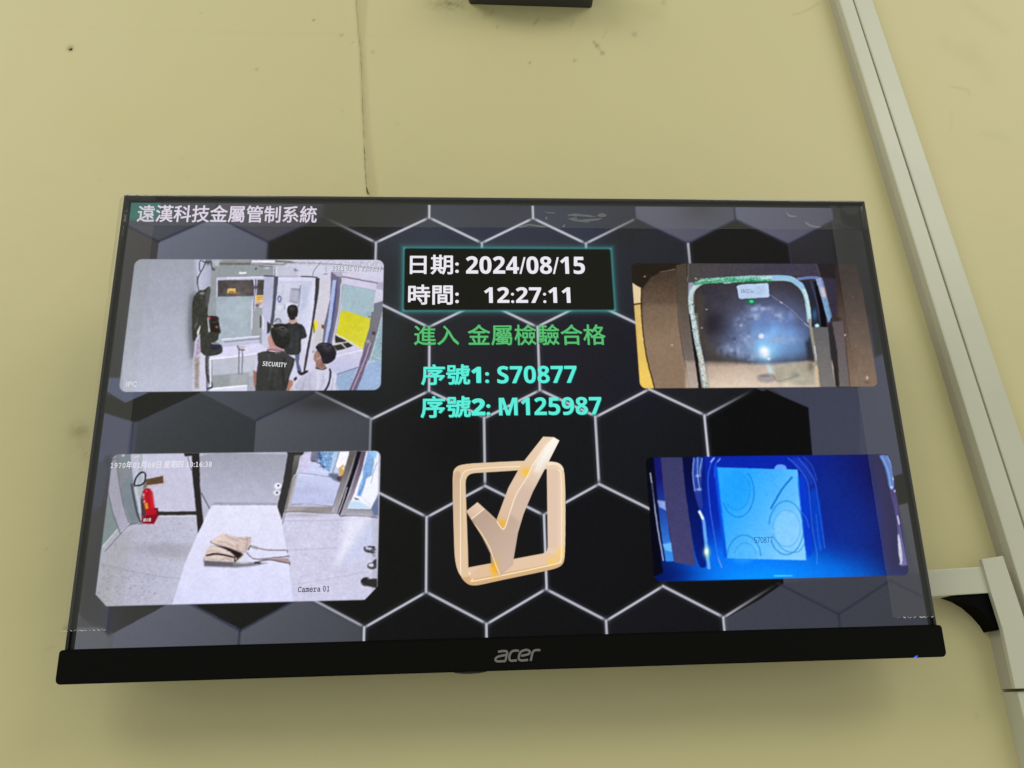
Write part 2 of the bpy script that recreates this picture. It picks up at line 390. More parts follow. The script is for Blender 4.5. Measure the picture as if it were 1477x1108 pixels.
# ---------------------------------------------------------------- display background with the hexagon picture
PX = 84.8
def junction_rows():
    return [(156.8, -62.7, 134.3, -20.2), (84.0, -20.2, 62.1, -62.0), (10.6, -62.0, -10.8, -20.5), (-62.3, -20.5, -84.3, -63.0), (-136.7, -63.0, -159.3, -21.0)]
TILES = {0: (182.0, -20.2, {-3: (84, 88, 104), -2: (86, 84, 98), -1: (45, 44, 40), 0: (58, 62, 80), 1: (56, 62, 84), 2: (96, 96, 124), 3: (98, 98, 130), 4: (30, 30, 30)}),
         1: (109.5, -62.5, {-3: (80, 74, 74), -2: (98, 104, 126), -1: (38, 37, 31), 0: (50, 54, 64), 1: (52, 54, 64), 2: (42, 46, 58), 3: (28, 26, 24), 4: (46, 43, 50)}),
         2: (36.6, -20.2, {-3: (62, 60, 56), -2: (78, 84, 97), -1: (40, 42, 42), 0: (40, 41, 47), 1: (34, 34, 46), 2: (32, 34, 42), 3: (70, 72, 92), 4: (76, 78, 104)}),
         3: (-36.8, -62.5, {-3: (78, 82, 108), -2: (62, 68, 72), -1: (78, 82, 94), 0: (30, 30, 29), 1: (26, 27, 30), 2: (22, 25, 31), 3: (8, 8, 9), 4: (74, 77, 96)}),
         4: (-110.8, -20.5, {-4: (78, 82, 96), -3: (64, 64, 64), -2: (36, 36, 31), -1: (26, 26, 22), 0: (24, 24, 26), 1: (18, 18, 22), 2: (14, 14, 16), 3: (72, 74, 90), 4: (76, 78, 92)}),
         5: (-184.0, -62.5, {-3: (104, 106, 112), -2: (90, 93, 112), -1: (80, 83, 99), 0: (20, 20, 19), 1: (18, 18, 20), 2: (20, 20, 30), 3: (70, 72, 88), 4: (74, 75, 88)})}
def draw_bg(X, Y, gx, gz):
    x, z = gx.ravel()*1000, gz.ravel()*1000
    best = np.full(x.size, 1e9); C = np.zeros((x.size, 3))
    for r, (cz, cx, t) in TILES.items():
        for k, c in t.items():
            dx, dz = np.abs(x-(cx+PX*k)), np.abs(z-cz)
            d = np.maximum(dx/42.4, (dz*.884+dx*.4663)/42.4)   # hexagon metric
            m = d < best; C[m] = np.array(c)[None]*(1+.12*((z[m]-cz)/48*.6-(x[m]-(cx+PX*k))/60))[:, None]; best[m] = d[m]
    g_ = C.mean(1, keepdims=True); C = (g_+(C-g_)*.62)*(.80+.12*np.clip(g_/100, 0, 1))
    s = Paint(X, Y, (0, 0, 0)); s.C = C
    # broad light and dark in the picture, plus blurry dark reflections painted at right
    for (cx, cy, rx, ry, c, a) in ((520, 410, 60, 50, (24, 24, 18), .5), (660, 640, 60, 60, (12, 12, 12), .4), (1010, 300, 30, 20, (40, 38, 32), .3),
                                   (620, 340, 70, 50, (66, 72, 90), .35), (770, 330, 90, 40, (62, 68, 92), .3), (560, 470, 40, 70, (62, 68, 70), .3),
                                   (1130, 420, 50, 40, (20, 18, 18), .6), (1225, 360, 22, 40, (28, 28, 32), .7), (1260, 440, 22, 60, (26, 26, 34), .85), (1285, 520, 25, 55, (74, 76, 108), .6),
                                   (925, 560, 40, 60, (26, 28, 44), .4), (900, 340, 24, 20, (40, 40, 36), .6), (490, 310, 40, 20, (38, 37, 32), .8),
                                   (215, 520, 35, 60, (84, 92, 120), .6), (195, 460, 30, 30, (66, 66, 68), .6), (140, 900, 40, 30, (92, 94, 102), .5),
                                   (470, 580, 60, 15, (30, 30, 26), .5), (1100, 590, 60, 30, (16, 14, 20), .5)):
        s.blob(cx, cy, rx, ry, c, a)
    # left side: tiles that stand out
    s.poly([(150, 562), (181, 581), (212, 567), (212, 545), (150, 545)], (86, 92, 114), .9)
    s.poly([(140, 575), (160, 571), (181, 581), (216, 566), (290, 566), (195, 609), (150, 596)], (40, 40, 36), 1.6)
    s.poly([(146, 594), (192, 610), (187, 655), (132, 668)], (80, 82, 102), 1.4)
    s.fr(90, 540, 4.923).line([(480, 560), (503, 345)], 12, (50, 52, 60), a=.7)
    s.fr(90, 840, 4.923)
    s.poly([(130, 100), (240, 100), (240, 180), (690, 185), (400, 340), (330, 380), (140, 260)], (58, 58, 56), 2.5, .6)
    s.poly([(240, 150), (360, 180), (335, 372), (265, 330)], (56, 58, 72), 1.6, .7)
    s.fr(0, 0, 1).poly([(150, 905), (158, 935), (108, 937), (112, 905)], (98, 100, 106), 3, .6)
    s.poly([(150, 660), (160, 655), (140, 770), (122, 860), (110, 905), (140, 905), (175, 745)], (56, 55, 62), 3, .55)
    # right side: grey walls and the dark notch
    s.poly([(1115, 560), (1255, 560), (1340, 905), (1310, 905), (1172, 660), (1165, 605)], (62, 65, 82), 1.6, c2=(66, 68, 84), ax=[(1170, 560), (1290, 760)])
    s.poly([(1240, 540), (1282, 520), (1322, 700), (1240, 660)], (70, 72, 92), 2.5, .8)
    s.poly([(1106, 562), (1166, 588), (1172, 662), (1080, 662), (1040, 590)], (6, 6, 6), 1.6)
    s.poly([(1287, 688), (1302, 683), (1328, 720), (1296, 729), (1290, 712)], (24, 24, 20), 2.0)
    s.poly([(1250, 420), (1290, 420), (1305, 500), (1262, 515)], (26, 26, 30), 5, .8)  # blurry dark reflection painted in along the right edge
    # bottom right floor tiles and bottom tint
    s.poly([(1060, 846), (1335, 826), (1342, 905), (1050, 912), (1050, 892), (1126, 846)], (62, 64, 76), 1.5, c2=(60, 62, 72), ax=[(1080, 860), (1330, 880)])
    s.poly([(1049, 891), (1094, 866), (1130, 842), (1130, 832), (935, 836), (958, 846)], (13, 12, 12), 1.2)
    # lattice lines
    rows = junction_rows()
    def L(x1, z1, x2, z2, white=1.0, w2=None):
        p = np.array([[x1, z1], [x2, z2]])/1000; a, b = local_px(p[:, 0], p[:, 1]); q = list(zip(a, b)); s.fr(0, 0, 1)
        wb = white if w2 is None else w2
        if max(white, wb) > 0:
            s.line(q, 9.0, (60, 66, 80), soft=7, a=.45*white, a2=.45*wb)
            s.line(q, 5.6, (22, 22, 20), soft=2.5, a=.35*white, a2=.35*wb)
            s.line(q, 3.4, (196, 196, 208), soft=1.7, a=white, a2=wb)
        else:
            s.line(q, 3.2, (42, 45, 62), soft=2.4, a=.75)
    for i, (zt, xt, zb, xb) in enumerate(rows):
        for k in range(-4, 5):
            xT = xt+PX*k
            for sg in (-1, 1):
                xB = xT+sg*PX/2
                q = (xT+xB)/2; wl = wr = 0
                if i == 0:
                    if -100 < q < 105: wl = wr = 1
                    if -130 < q < -100: wl, wr = (0.0, .95)
                    if 80 < q < 105: wl, wr = .4, 1
                elif i in (1,): wl = wr = 1 if -110 < q < 120 else 0
                elif i == 2:
                    wl = wr = 1 if -110 < q < 140 else 0
                    if -145 < q < -110: wl, wr = .35, 1
                    if 150 < q < 180: wl, wr = 0, .9
                elif i == 3: wl = wr = 1 if -120 < q < 100 else 0; wl = wl*.25 if -130 < q < -100 and xT < -100 else wl
                elif i == 4:
                    wl = wr = 1 if -100 < q < 150 else 0
                    if -130 < q < -100: wl = wr = .8
                    if 150 < q < 180: wl, wr = 0, .95
                dark_left = q < -190 and i in (2, 3) or (i == 4 and q < -230) or (i == 3 and q > 170) or (i == 2 and q > 160 and wr == 0) or (i == 1 and abs(q) > 130)
                if wl == wr == 0 and dark_left: continue
                L(xT, zt, xB, zb, wl, wr)
        # verticals: above the tops and below the bottoms
        for k in range(-4, 5):
            xB, xT = xb+PX*k, xt+PX*k
            znext = rows[i+1][0] if i < 4 else -175
            wv = 1 if ((i == 0 and -120 < xB < 160) or (i == 1 and -120 < xt+PX*k < 999) or i == 2 and -110 < xB < 160 or i == 3 and -70 < xt < 0 or i == 4 and -110 < xB < 160) else 0
            if i % 2 == 1: continue
            if i == 0: wv, w2 = (.9, .9) if -110 < xB < 110 else ((.9, .5) if 110 < xB < 160 else (0, 0))
            elif i == 2: wv, w2 = (1, 1) if -60 < xB < 160 else ((.55, .45) if -110 < xB < -60 else (0, 0))
            else: wv, w2 = (1, 1) if -110 < xB < 160 else (0, 0)
            if wv == 0 and (i == 2 or xB < -260): continue
            L(xB, zb, xB, znext, wv, w2)
        if i == 0:
            for k in range(-4, 5):
                xT = xt+PX*k; L(xT, zt, xT, 172, 1 if -70 < xT < 40 else 0)
    for zt0, zt1, xs_ in ((62.1, 10.6, (-62.0, 22.6)), (-84.3, -136.7, (-63.2, 22.4))):
        for q in xs_: L(q, zt0, q, zt1, 1)
    # compression mosquito noise beside the bright lines
    # green tape reflection painted into the top left corner, and cyan glow around the date box
    s.fr(0, 0, 1)
    xx, yy = gx.ravel(), gz.ravel()
    d = -np.clip(0, 0, 0)+np.maximum(np.abs(xx-0.0012)-0.0836, np.abs(yy-0.1028)-0.0268)
    g = np.exp(-np.maximum(d, 0)/0.0016)
    s.C += (np.array((72, 165, 165))-s.C)*np.clip(g*1.0, 0, 1)[:, None]*.92
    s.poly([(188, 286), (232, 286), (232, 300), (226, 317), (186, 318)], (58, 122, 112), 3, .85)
    s.grain(1.2, 3.0).grain(1.0, 1.5, 9)
    return s.C
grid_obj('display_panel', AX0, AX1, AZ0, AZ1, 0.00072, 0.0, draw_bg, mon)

# ---------------------------------------------------------------- feed 1: guard room seen from above
def draw_f1(X, Y, gx, gz):
    s = Paint(X, Y, (168, 172, 186)); s.fr(160, 260, 3.517)
    s.poly([(60, 390), (420, 390), (420, 1090), (60, 1090)], (156, 160, 172), c2=(186, 189, 206), ax=[(150, 420), (330, 1060)], soft=1)
    s.poly([(430, 405), (505, 405), (500, 545), (440, 560)], (190, 190, 214), 1)
    s.poly([(500, 405), (840, 405), (840, 900), (490, 900)], (146, 152, 156), 1, tex=2)
    s.poly([(830, 405), (1400, 405), (1400, 1090), (830, 1090)], (206, 204, 224), 1, tex=3)
    # soft shadow left of the dark unit
    s.poly([(405, 590), (425, 570), (425, 900), (405, 900)], (104, 106, 112), 9, .9)
    s.blob(408, 740, 24, 150, (92, 94, 98), .6)
    s.fr(260, 370, 10.55)   # A1
    s.poly([(300, 60), (470, 60), (465, 440), (350, 560), (300, 480)], (196, 196, 216), 1.2, c2=(168, 170, 190), ax=[(300, 100), (480, 120)])
    s.poly([(470, 50), (640, 50), (600, 150), (480, 140)], (176, 178, 186), 1, tex=12, cell=2)
    s.poly([(600, 90), (1477, 95), (1477, 128), (590, 132)], (112, 112, 110), 1, tex=14, cell=3)
    s.poly([(590, 55), (1477, 50), (1477, 90), (620, 95)], (150, 152, 150), 1, tex=10)
    s.poly([(1095, 62), (1430, 62), (1425, 96), (1085, 96)], (236, 232, 246), .8)
    s.line([(1080, 112), (1477, 120)], 14, (200, 202, 214), a=.8)
    s.line([(1210, 150), (1400, 160)], 14, (110, 112, 120)); s.blob(1320, 175, 40, 14, (226, 226, 236), .8)
    s.ell(1153, 188, 14, 14, (60, 62, 74)); s.line([(1425, 160), (1420, 290)], 14, (200, 202, 216)); s.line([(1440, 160), (1440, 290)], 8, (110, 112, 118))
    for pts in ([(310, 60), (292, 120), (300, 220), (330, 215), (400, 60)], [(320, 225), (270, 330), (262, 400), (285, 520)], [(330, 62), (375, 92), (440, 90)], [(460, 60), (475, 110), (490, 190), (520, 210)]):
        s.line(pts, 15, (62, 62, 66), a=.9)
    s.line([(262, 310), (262, 420)], 18, (66, 66, 66), a=.8)
    s.blob(430, 90, 45, 40, (62, 62, 66), .8); s.blob(505, 190, 26, 16, (72, 74, 76), .8)
    s.poly([(895, 238), (1008, 238), (1003, 268), (897, 268)], (232, 232, 236), 1)
    # window
    s.poly([(550, 320), (1290, 310), (1290, 350), (575, 360), (575, 620), (550, 620)], (196, 194, 220), 1, tex=8)
    s.line([(720, 325), (1270, 312)], 18, (232, 228, 250), a=.8)
    s.poly([(575, 365), (1280, 358), (1270, 610), (570, 612)], (80, 74, 74), 1, tex=12, cell=4)
    s.poly([(830, 370), (1100, 365), (1100, 500), (850, 480)], (92, 84, 82), 4, .6)
    s.poly([(718, 490), (845, 486), (842, 555), (712, 560)], (226, 186, 104), 1); s.poly([(735, 530), (820, 530), (820, 552), (735, 552)], (120, 90, 40), .8, .8)
    s.blob(850, 560, 60, 18, (190, 110, 40), .7)
    s.poly([(550, 618), (1110, 604), (1090, 1100), (1080, 1800), (560, 1950), (545, 1200)], (160, 172, 182), 1.2, c2=(172, 184, 196), ax=[(600, 620), (900, 1500)], tex=6, cell=6)
    s.blob(760, 760, 220, 70, (176, 188, 204), .5); s.blob(960, 900, 60, 260, (168, 186, 186), .5)
    s.line([(1125, 355), (1135, 560), (1105, 700), (1095, 860), (1085, 1100)], 22, (214, 214, 236)); s.line([(1165, 350), (1160, 520), (1140, 640), (1130, 830)], 16, (204, 204, 228))
    s.line([(1143, 350), (1145, 520), (1122, 640), (1117, 800)], 9, (66, 66, 92), a=.85); s.blob(1150, 470, 40, 28, (60, 60, 84), .85)
    s.poly([(1150, 592), (1265, 588), (1262, 698), (1145, 696)], (232, 192, 112), 1, tex=10, cell=2); s.line([(1165, 625), (1255, 618)], 10, (120, 80, 40), a=.7); s.line([(1165, 655), (1255, 650)], 10, (150, 100, 40), a=.6)
    s.poly([(1140, 700), (1260, 700), (1245, 782), (1130, 780)], (208, 204, 214), 1); s.blob(1175, 745, 28, 28, (60, 56, 66), .9); s.blob(1220, 720, 24, 18, (190, 110, 100), .8)
    s.poly([(1135, 785), (1250, 785), (1235, 900), (1235, 1800), (1090, 1800), (1100, 1000)], (156, 160, 164), 1.4)
    # open door leaf
    s.poly([(1283, 298), (1430, 308), (1425, 560), (1410, 760), (1380, 1010), (1370, 1400), (1285, 1600), (1240, 1400), (1250, 760)], (178, 180, 204), 1, c2=(196, 198, 220), ax=[(1300, 500), (1300, 1300)])
    s.line([(1278, 298), (1430, 302)], 16, (52, 52, 60)); s.poly([(1428, 305), (1492, 305), (1487, 560), (1440, 1010), (1375, 1010), (1410, 700)], (70, 70, 82), 1)
    s.line([(1235, 890), (1262, 960), (1262, 1100)], 12, (232, 232, 240)); s.line([(1225, 900), (1222, 1080)], 20, (70, 70, 70))
    # dark unit on the left
    s.fr(160, 260, 3.517)
    s.poly([(412, 640), (415, 605), (430, 575), (455, 556), (470, 560), (500, 535), (506, 560), (495, 620), (490, 690), (505, 690), (548, 690), (548, 728), (560, 775), (548, 780), (545, 812), (520, 820), (565, 832), (566, 885), (490, 895), (468, 890), (450, 870), (445, 780), (420, 828), (412, 800)], (62, 62, 56), 1, tex=7, cell=3, sm=1)
    s.poly([(498, 540), (508, 552), (494, 640), (480, 640), (482, 570)], (92, 92, 92), 1, .7)
    s.blob(462, 575, 12, 7, (170, 172, 180), .8); s.blob(432, 735, 6, 20, (130, 132, 130), .5, rot=.3)
    s.poly([(436, 770), (452, 738), (456, 742), (440, 800)], (214, 212, 214), .9); s.poly([(424, 822), (446, 778), (448, 785), (428, 826)], (220, 216, 218), .8, .5)
    s.poly([(495, 693), (500, 745), (505, 770), (496, 772), (490, 700)], (190, 200, 205), 1)
    s.blob(501, 701, 5, 6, (238, 60, 100), 1.0, 2); s.poly([(506, 688), (538, 690), (540, 715), (506, 720)], (52, 38, 42), 1); s.poly([(505, 724), (550, 724), (548, 775), (505, 768)], (48, 36, 34), 1); s.blob(537, 745, 6, 5, (190, 170, 130), .8)
    s.poly([(545, 775), (572, 770), (566, 800), (548, 800)], (176, 178, 182), 1, .3)
    s.poly([(510, 822), (566, 826), (562, 842), (512, 838)], (214, 216, 226), 1, .5); s.poly([(505, 832), (562, 835), (545, 860), (508, 858)], (46, 46, 70), 1)
    # striped strip under the unit
    s.poly([(430, 810), (452, 780), (455, 870), (480, 895), (487, 1070), (415, 1070), (418, 900)], (206, 204, 222), 1.5)
    s.poly([(436, 815), (450, 795), (452, 880), (425, 900)], (150, 120, 150), 2.5, .6, tex=40, cell=1.2)
    s.poly([(422, 900), (450, 895), (445, 1060), (425, 1060)], (148, 138, 130), 3.5, .8, tex=26, cell=2)
    s.line([(487, 900), (492, 1000), (515, 1040)], 18, (60, 60, 62), a=.9); s.poly([(480, 895), (505, 893), (510, 985), (492, 990)], (96, 96, 100), 1, .9, tex=40, cell=1.2)
    s.line([(487, 990), (487, 1072)], 5, (60, 70, 92), a=.9)
    # sill and desk
    s.poly([(560, 812), (750, 795), (755, 830), (760, 850), (570, 870)], (190, 192, 212), 1); s.line([(565, 808), (752, 792)], 6, (232, 236, 246)); s.line([(575, 822), (755, 804)], 5, (112, 116, 140), a=.85)
    s.poly([(500, 895), (566, 880), (570, 848), (757, 828), (800, 862), (740, 880), (500, 912)], (216, 212, 238), 1)
    s.line([(500, 908), (650, 893), (740, 880)], 8, (238, 236, 248)); s.poly([(495, 915), (740, 885), (745, 990), (500, 1018)], (184, 188, 202), 1); s.poly([(640, 900), (740, 885), (700, 985), (660, 990)], (200, 200, 216), 4, .7)
    s.poly([(512, 992), (700, 975), (700, 1040), (520, 1065)], (150, 156, 160), 2); s.poly([(600, 990), (700, 975), (690, 1050), (610, 1050)], (170, 174, 178), 4, .8)
    s.poly([(500, 1055), (690, 1040), (690, 1090), (500, 1090)], (216, 214, 236), 1); s.line([(503, 1060), (688, 1042)], 8, (240, 240, 250))
    s.line([(505, 912), (505, 1060)], 8, (228, 228, 240)); s.line([(512, 915), (512, 1050)], 4, (100, 100, 112), a=.6); s.line([(490, 1058), (512, 1052)], 8, (50, 52, 60))
    s.line([(642, 845), (650, 870), (648, 985)], 6, (118, 120, 130)); s.line([(664, 860), (668, 900), (664, 985)], 6, (124, 126, 138)); s.poly([(640, 842), (684, 840), (676, 862), (650, 866)], (196, 190, 196), 1, tex=20); s.line([(650, 862), (678, 862)], 5, (80, 76, 80)); s.line([(642, 840), (652, 862)], 5, (90, 88, 92))
    # doorway
    s.fr(380, 370, 8.206)
    s.poly([(165, 150), (610, 150), (640, 230), (170, 240)], (204, 204, 224), 1); s.poly([(170, 110), (350, 110), (410, 230), (165, 240)], (190, 192, 208), 1.5, .8)
    for y, c in ((62, (210, 210, 226)), (78, (120, 122, 122)), (95, (176, 178, 182))): s.line([(0, y+12), (230, y+15), (330, y-8), (820, y+8)], 15, c, a=.85)
    s.line([(0, 60), (130, 58)], 22, (236, 234, 250)); s.line([(150, 60), (330, 66)], 26, (120, 122, 116))
    s.poly([(330, 55), (1400, 62), (1420, 150), (820, 110), (400, 90)], (196, 194, 210), 1.2, tex=26, cell=1.6)
    s.line([(340, 72), (820, 92), (1420, 150)], 8, (88, 88, 100), a=.6); s.line([(670, 80), (600, 170), (580, 240)], 9, (110, 110, 122), a=.8)
    s.line([(740, 120), (740, 205)], 7, (150, 150, 160), a=.8); s.line([(715, 210), (755, 210)], 8, (110, 110, 118)); s.blob(385, 160, 24, 18, (80, 90, 120), .8); s.blob(400, 150, 12, 8, (230, 232, 246), .9)
    s.line([(0, 236), (640, 240)], 6, (80, 82, 92), a=.5); s.line([(450, 238), (600, 245), (650, 265)], 12, (56, 56, 62))
    s.poly([(175, 248), (575, 258), (580, 330), (170, 330)], (216, 214, 238), 1); s.poly([(180, 290), (575, 290), (570, 345), (450, 350), (440, 330), (175, 325)], (196, 200, 222), 2)
    s.poly([(165, 335), (445, 340), (430, 640), (400, 800), (120, 800), (140, 600)], (200, 202, 220), 1.5)
    s.poly([(130, 240), (172, 240), (160, 420), (135, 640), (115, 820), (75, 820), (110, 560)], (84, 84, 98), 1)
    s.line([(235, 340), (215, 560)], 7, (170, 172, 190), a=.8); s.line([(205, 560), (205, 740)], 9, (196, 198, 214))
    s.poly([(320, 375), (425, 380), (400, 555), (310, 530)], (176, 176, 196), 1, tex=5); s.line([(345, 385), (425, 395)], 22, (140, 142, 150), a=.8); s.line([(310, 525), (398, 555)], 9, (120, 120, 136)); s.line([(428, 380), (402, 555)], 6, (130, 130, 146))
    s.ell(190, 505, 24, 42, (92, 96, 132)); s.ell(190, 505, 12, 26, (190, 196, 226)); s.poly([(165, 585), (222, 585), (218, 632), (172, 632)], (214, 216, 232), 1); s.poly([(262, 545), (325, 560), (318, 610), (260, 645)], (216, 218, 234), 1); s.line([(252, 570), (252, 625)], 8, (140, 140, 156))
    s.poly([(452, 345), (575, 345), (600, 262), (620, 262), (600, 640), (560, 900), (520, 1108), (440, 1108), (500, 1000), (520, 960), (480, 840), (415, 800), (420, 640)], (196, 200, 224), 1.2, c2=(214, 214, 236), ax=[(450, 400), (600, 420)])
    s.poly([(470, 350), (560, 350), (500, 600), (440, 640)], (176, 184, 206), 5, .6); s.line([(440, 345), (418, 600)], 12, (120, 122, 146), a=.8)
    s.poly([(620, 258), (665, 262), (655, 420), (610, 700), (560, 1000), (470, 1500), (420, 1700), (510, 1108), (565, 830), (600, 580)], (62, 60, 62), 1)
    s.poly([(670, 290), (800, 290), (790, 400), (740, 700), (700, 1000), (660, 1108), (560, 1108), (610, 800), (655, 440)], (206, 202, 214), 1.2)
    s.blob(660, 950, 50, 120, (190, 192, 190), .6); s.poly([(590, 780), (610, 755), (640, 770), (640, 830), (610, 895), (585, 890)], (232, 210, 60), 1.2); s.line([(590, 760), (600, 900)], 10, (50, 46, 30), a=.8); s.poly([(640, 800), (690, 800), (690, 850), (640, 820)], (216, 190, 170), 1); s.poly([(690, 808), (720, 815), (715, 860), (690, 850)], (100, 70, 66), 1)
    # window with yellow panel
    s.poly([(805, 180), (950, 180), (1420, 310), (1420, 400), (800, 280)], (176, 172, 192), 1.2); s.poly([(930, 190), (1390, 250), (1390, 310), (930, 230)], (206, 202, 222), 1.2)
    s.poly([(800, 180), (870, 230), (830, 500), (750, 900), (700, 1108), (690, 1108), (720, 800), (790, 500)], (112, 108, 126), 1.2)
    s.poly([(820, 280), (870, 280), (840, 600), (790, 900), (745, 1060), (715, 1060), (770, 700)], (170, 184, 224), 1.2); s.poly([(868, 240), (900, 240), (860, 640), (800, 1050), (745, 1060), (800, 800)], (84, 88, 136), 1.2)
    s.poly([(880, 235), (930, 250), (880, 700), (810, 1050), (775, 1050), (850, 640)], (116, 112, 126), 1.2)
    s.poly([(925, 250), (1340, 320), (1335, 410), (925, 320)], (206, 200, 226), 1); s.line([(925, 238), (1350, 318)], 10, (90, 86, 100), a=.8); s.line([(925, 325), (1330, 408)], 5, (120, 118, 136), a=.8)
    s.poly([(930, 325), (1330, 412), (1275, 760), (925, 650)], (164, 186, 196), 1, tex=3); s.line([(925, 330), (900, 620), (820, 1020)], 24, (196, 196, 216)); s.line([(938, 340), (905, 640), (850, 940)], 5, (112, 110, 128), a=.7)
    s.poly([(918, 640), (1000, 650), (1280, 745), (1190, 1108), (1150, 1090), (860, 915), (890, 800)], (206, 200, 46), 1, c2=(214, 210, 66), ax=[(950, 700), (1200, 1000)], tex=4)
    s.line([(860, 915), (1190, 1105)], 10, (226, 222, 190)); s.blob(1235, 680, 26, 30, (150, 172, 184), .9); s.blob(1255, 715, 12, 8, (60, 70, 84), .9)
    s.fr(380, 450, 8.206)
    s.poly([(850, 275), (985, 345), (960, 360), (840, 365)], (58, 56, 44), 1); s.poly([(935, 375), (1000, 355), (1060, 400), (1030, 425), (985, 430)], (54, 52, 42), 1); s.poly([(830, 400), (920, 380), (975, 435), (870, 460)], (56, 54, 44), 1)
    s.line([(830, 385), (1060, 345)], 9, (200, 198, 200)); s.line([(925, 370), (985, 440)], 8, (206, 204, 206)); s.poly([(835, 330), (850, 345), (845, 380), (820, 380)], (214, 212, 226), 1)
    s.poly([(870, 480), (1060, 400), (1170, 455), (1170, 520), (1120, 660), (870, 735), (760, 640), (860, 540)], (206, 204, 226), 1, c2=(190, 192, 222), ax=[(1000, 440), (1000, 700)]); s.line([(860, 525), (1160, 455)], 12, (232, 230, 240))
    s.poly([(870, 740), (1115, 655), (1010, 940), (850, 940)], (150, 172, 202), 1.2, tex=8, cell=1.6); s.line([(870, 738), (1120, 655)], 7, (92, 92, 112))
    s.poly([(1280, 0), (1400, 0), (1400, 300), (1250, 600), (1180, 440), (1250, 200)], (120, 118, 126), 1.2); s.poly([(1310, -100), (1420, -130), (1420, 60), (1300, 10)], (116, 120, 132), 1.5)
    s.poly([(1400, 60), (1412, 60), (1400, 600), (1300, 580), (1240, 600), (1330, 330)], (150, 176, 188), 1.4, tex=12); s.line([(1410, 0), (1330, 330), (1250, 600), (1150, 860)], 9, (210, 214, 222), a=.8)
    s.poly([(1240, 600), (1400, 580), (1400, 945), (1080, 945)], (156, 178, 212), 1.2, tex=8, cell=1.6); s.line([(1330, 540), (1400, 560)], 9, (190, 206, 214)); s.line([(1320, 600), (1400, 640)], 6, (130, 150, 190), a=.8)
    s.poly([(1190, 440), (1260, 340), (1290, 340), (1240, 560), (1180, 740), (1095, 945), (1005, 945), (1110, 700)], (116, 100, 126), 1.2, tex=8); s.line([(1265, 370), (1180, 620), (1050, 930)], 10, (206, 200, 216), a=.85); s.poly([(1288, 232), (1330, 240), (1318, 275), (1285, 270)], (60, 58, 74), 1, .8); s.blob(1240, 350, 24, 20, (190, 186, 196), .7)
    # man in black at the back (behind)
    s.poly([(150, 70), (205, 85), (215, 130), (150, 140), (130, 110)], (150, 154, 168), 1.2, .7); s.line([(135, 120), (150, 90), (190, 82), (215, 125)], 6, (60, 60, 70))
    s.poly([(372, 510), (432, 490), (420, 600), (450, 700), (440, 750), (400, 720)], (96, 104, 132), 1); s.poly([(400, 690), (450, 720), (520, 690), (530, 715), (450, 755), (420, 740)], (44, 42, 48), 1)
    s.poly([(300, 90), (395, 90), (400, 150), (300, 150)], (186, 158, 150), 1)
    s.poly([(278, -10), (285, -60), (320, -85), (370, -85), (408, -60), (412, -10), (398, 60), (370, 92), (320, 100), (295, 60)], (42, 40, 40), 1, tex=5, sm=2)
    s.line([(385, 65), (382, 105)], 12, (196, 166, 156)); s.line([(300, 130), (345, 148), (400, 128)], 9, (92, 40, 44))
    s.poly([(240, 150), (300, 132), (345, 148), (400, 130), (470, 155), (500, 220), (518, 295), (480, 318), (442, 322), (448, 420), (440, 495), (350, 515), (260, 500), (240, 440)], (56, 57, 58), 1, tex=5, cell=4, sm=1)
    # guard in the vest
    s.poly([(-60, 470), (-100, 560), (-120, 690), (-60, 720), (10, 690)], (200, 198, 222), 1); s.poly([(330, 560), (375, 570), (400, 700), (390, 790), (340, 830), (290, 800)], (206, 206, 228), 1)
    s.poly([(290, 800), (350, 815), (345, 880), (310, 945), (275, 945)], (168, 122, 108), 1.2); s.poly([(355, 790), (385, 765), (400, 790), (370, 820)], (52, 52, 70), 1)
    s.poly([(-70, 710), (-120, 690), (-118, 830), (-90, 945), (-60, 945)], (160, 112, 100), 1.4)
    s.poly([(64, 410), (130, 385), (220, 430), (240, 470), (60, 460)], (190, 150, 142), 1); s.poly([(62, 270), (110, 270), (150, 400), (70, 420), (52, 330)], (186, 140, 130), 1.1, sm=2)
    s.poly([(40, 430), (120, 425), (235, 445), (255, 490), (150, 480), (50, 465)], (214, 186, 192), 1); s.line([(40, 455), (130, 450), (240, 470)], 9, (80, 40, 60)); s.line([(50, 440), (130, 434), (235, 452)], 6, (120, 70, 90), a=.8)
    s.poly([(100, 300), (86, 250), (90, 180), (145, 138), (235, 136), (318, 176), (338, 250), (328, 345), (295, 410), (240, 446), (190, 425), (138, 400), (118, 350)], (46, 44, 42), 1, tex=7, cell=2, sm=2)
    s.line([(190, 190), (240, 180), (285, 230)], 12, (150, 146, 150), a=.55); s.line([(200, 215), (270, 220)], 9, (130, 128, 130), a=.5); s.blob(75, 250, 14, 9, (110, 110, 124), .8); s.poly([(45, 110), (95, 160), (80, 230), (42, 265)], (58, 58, 64), 1); s.blob(108, 178, 10, 10, (220, 216, 160), .8)
    s.poly([(-70, 490), (0, 470), (60, 465), (150, 490), (250, 480), (330, 530), (375, 560), (350, 660), (310, 760), (290, 860), (270, 945), (-95, 945), (-80, 720), (-65, 600)], (66, 67, 65), 1.1, c2=(58, 59, 56), ax=[(100, 500), (100, 900)], tex=4, cell=5)
    s.line([(40, 470), (130, 478), (240, 478)], 9, (34, 30, 34)); s.line([(330, 540), (372, 570)], 7, (44, 46, 50), a=.8)
    # visitor in the pale shirt
    s.poly([(620, 560), (700, 600), (740, 640), (740, 675), (620, 670)], (146, 112, 102), 1); s.poly([(590, 540), (625, 440), (690, 500), (690, 620), (640, 600), (605, 590)], (158, 124, 114), 1.2, sm=1)
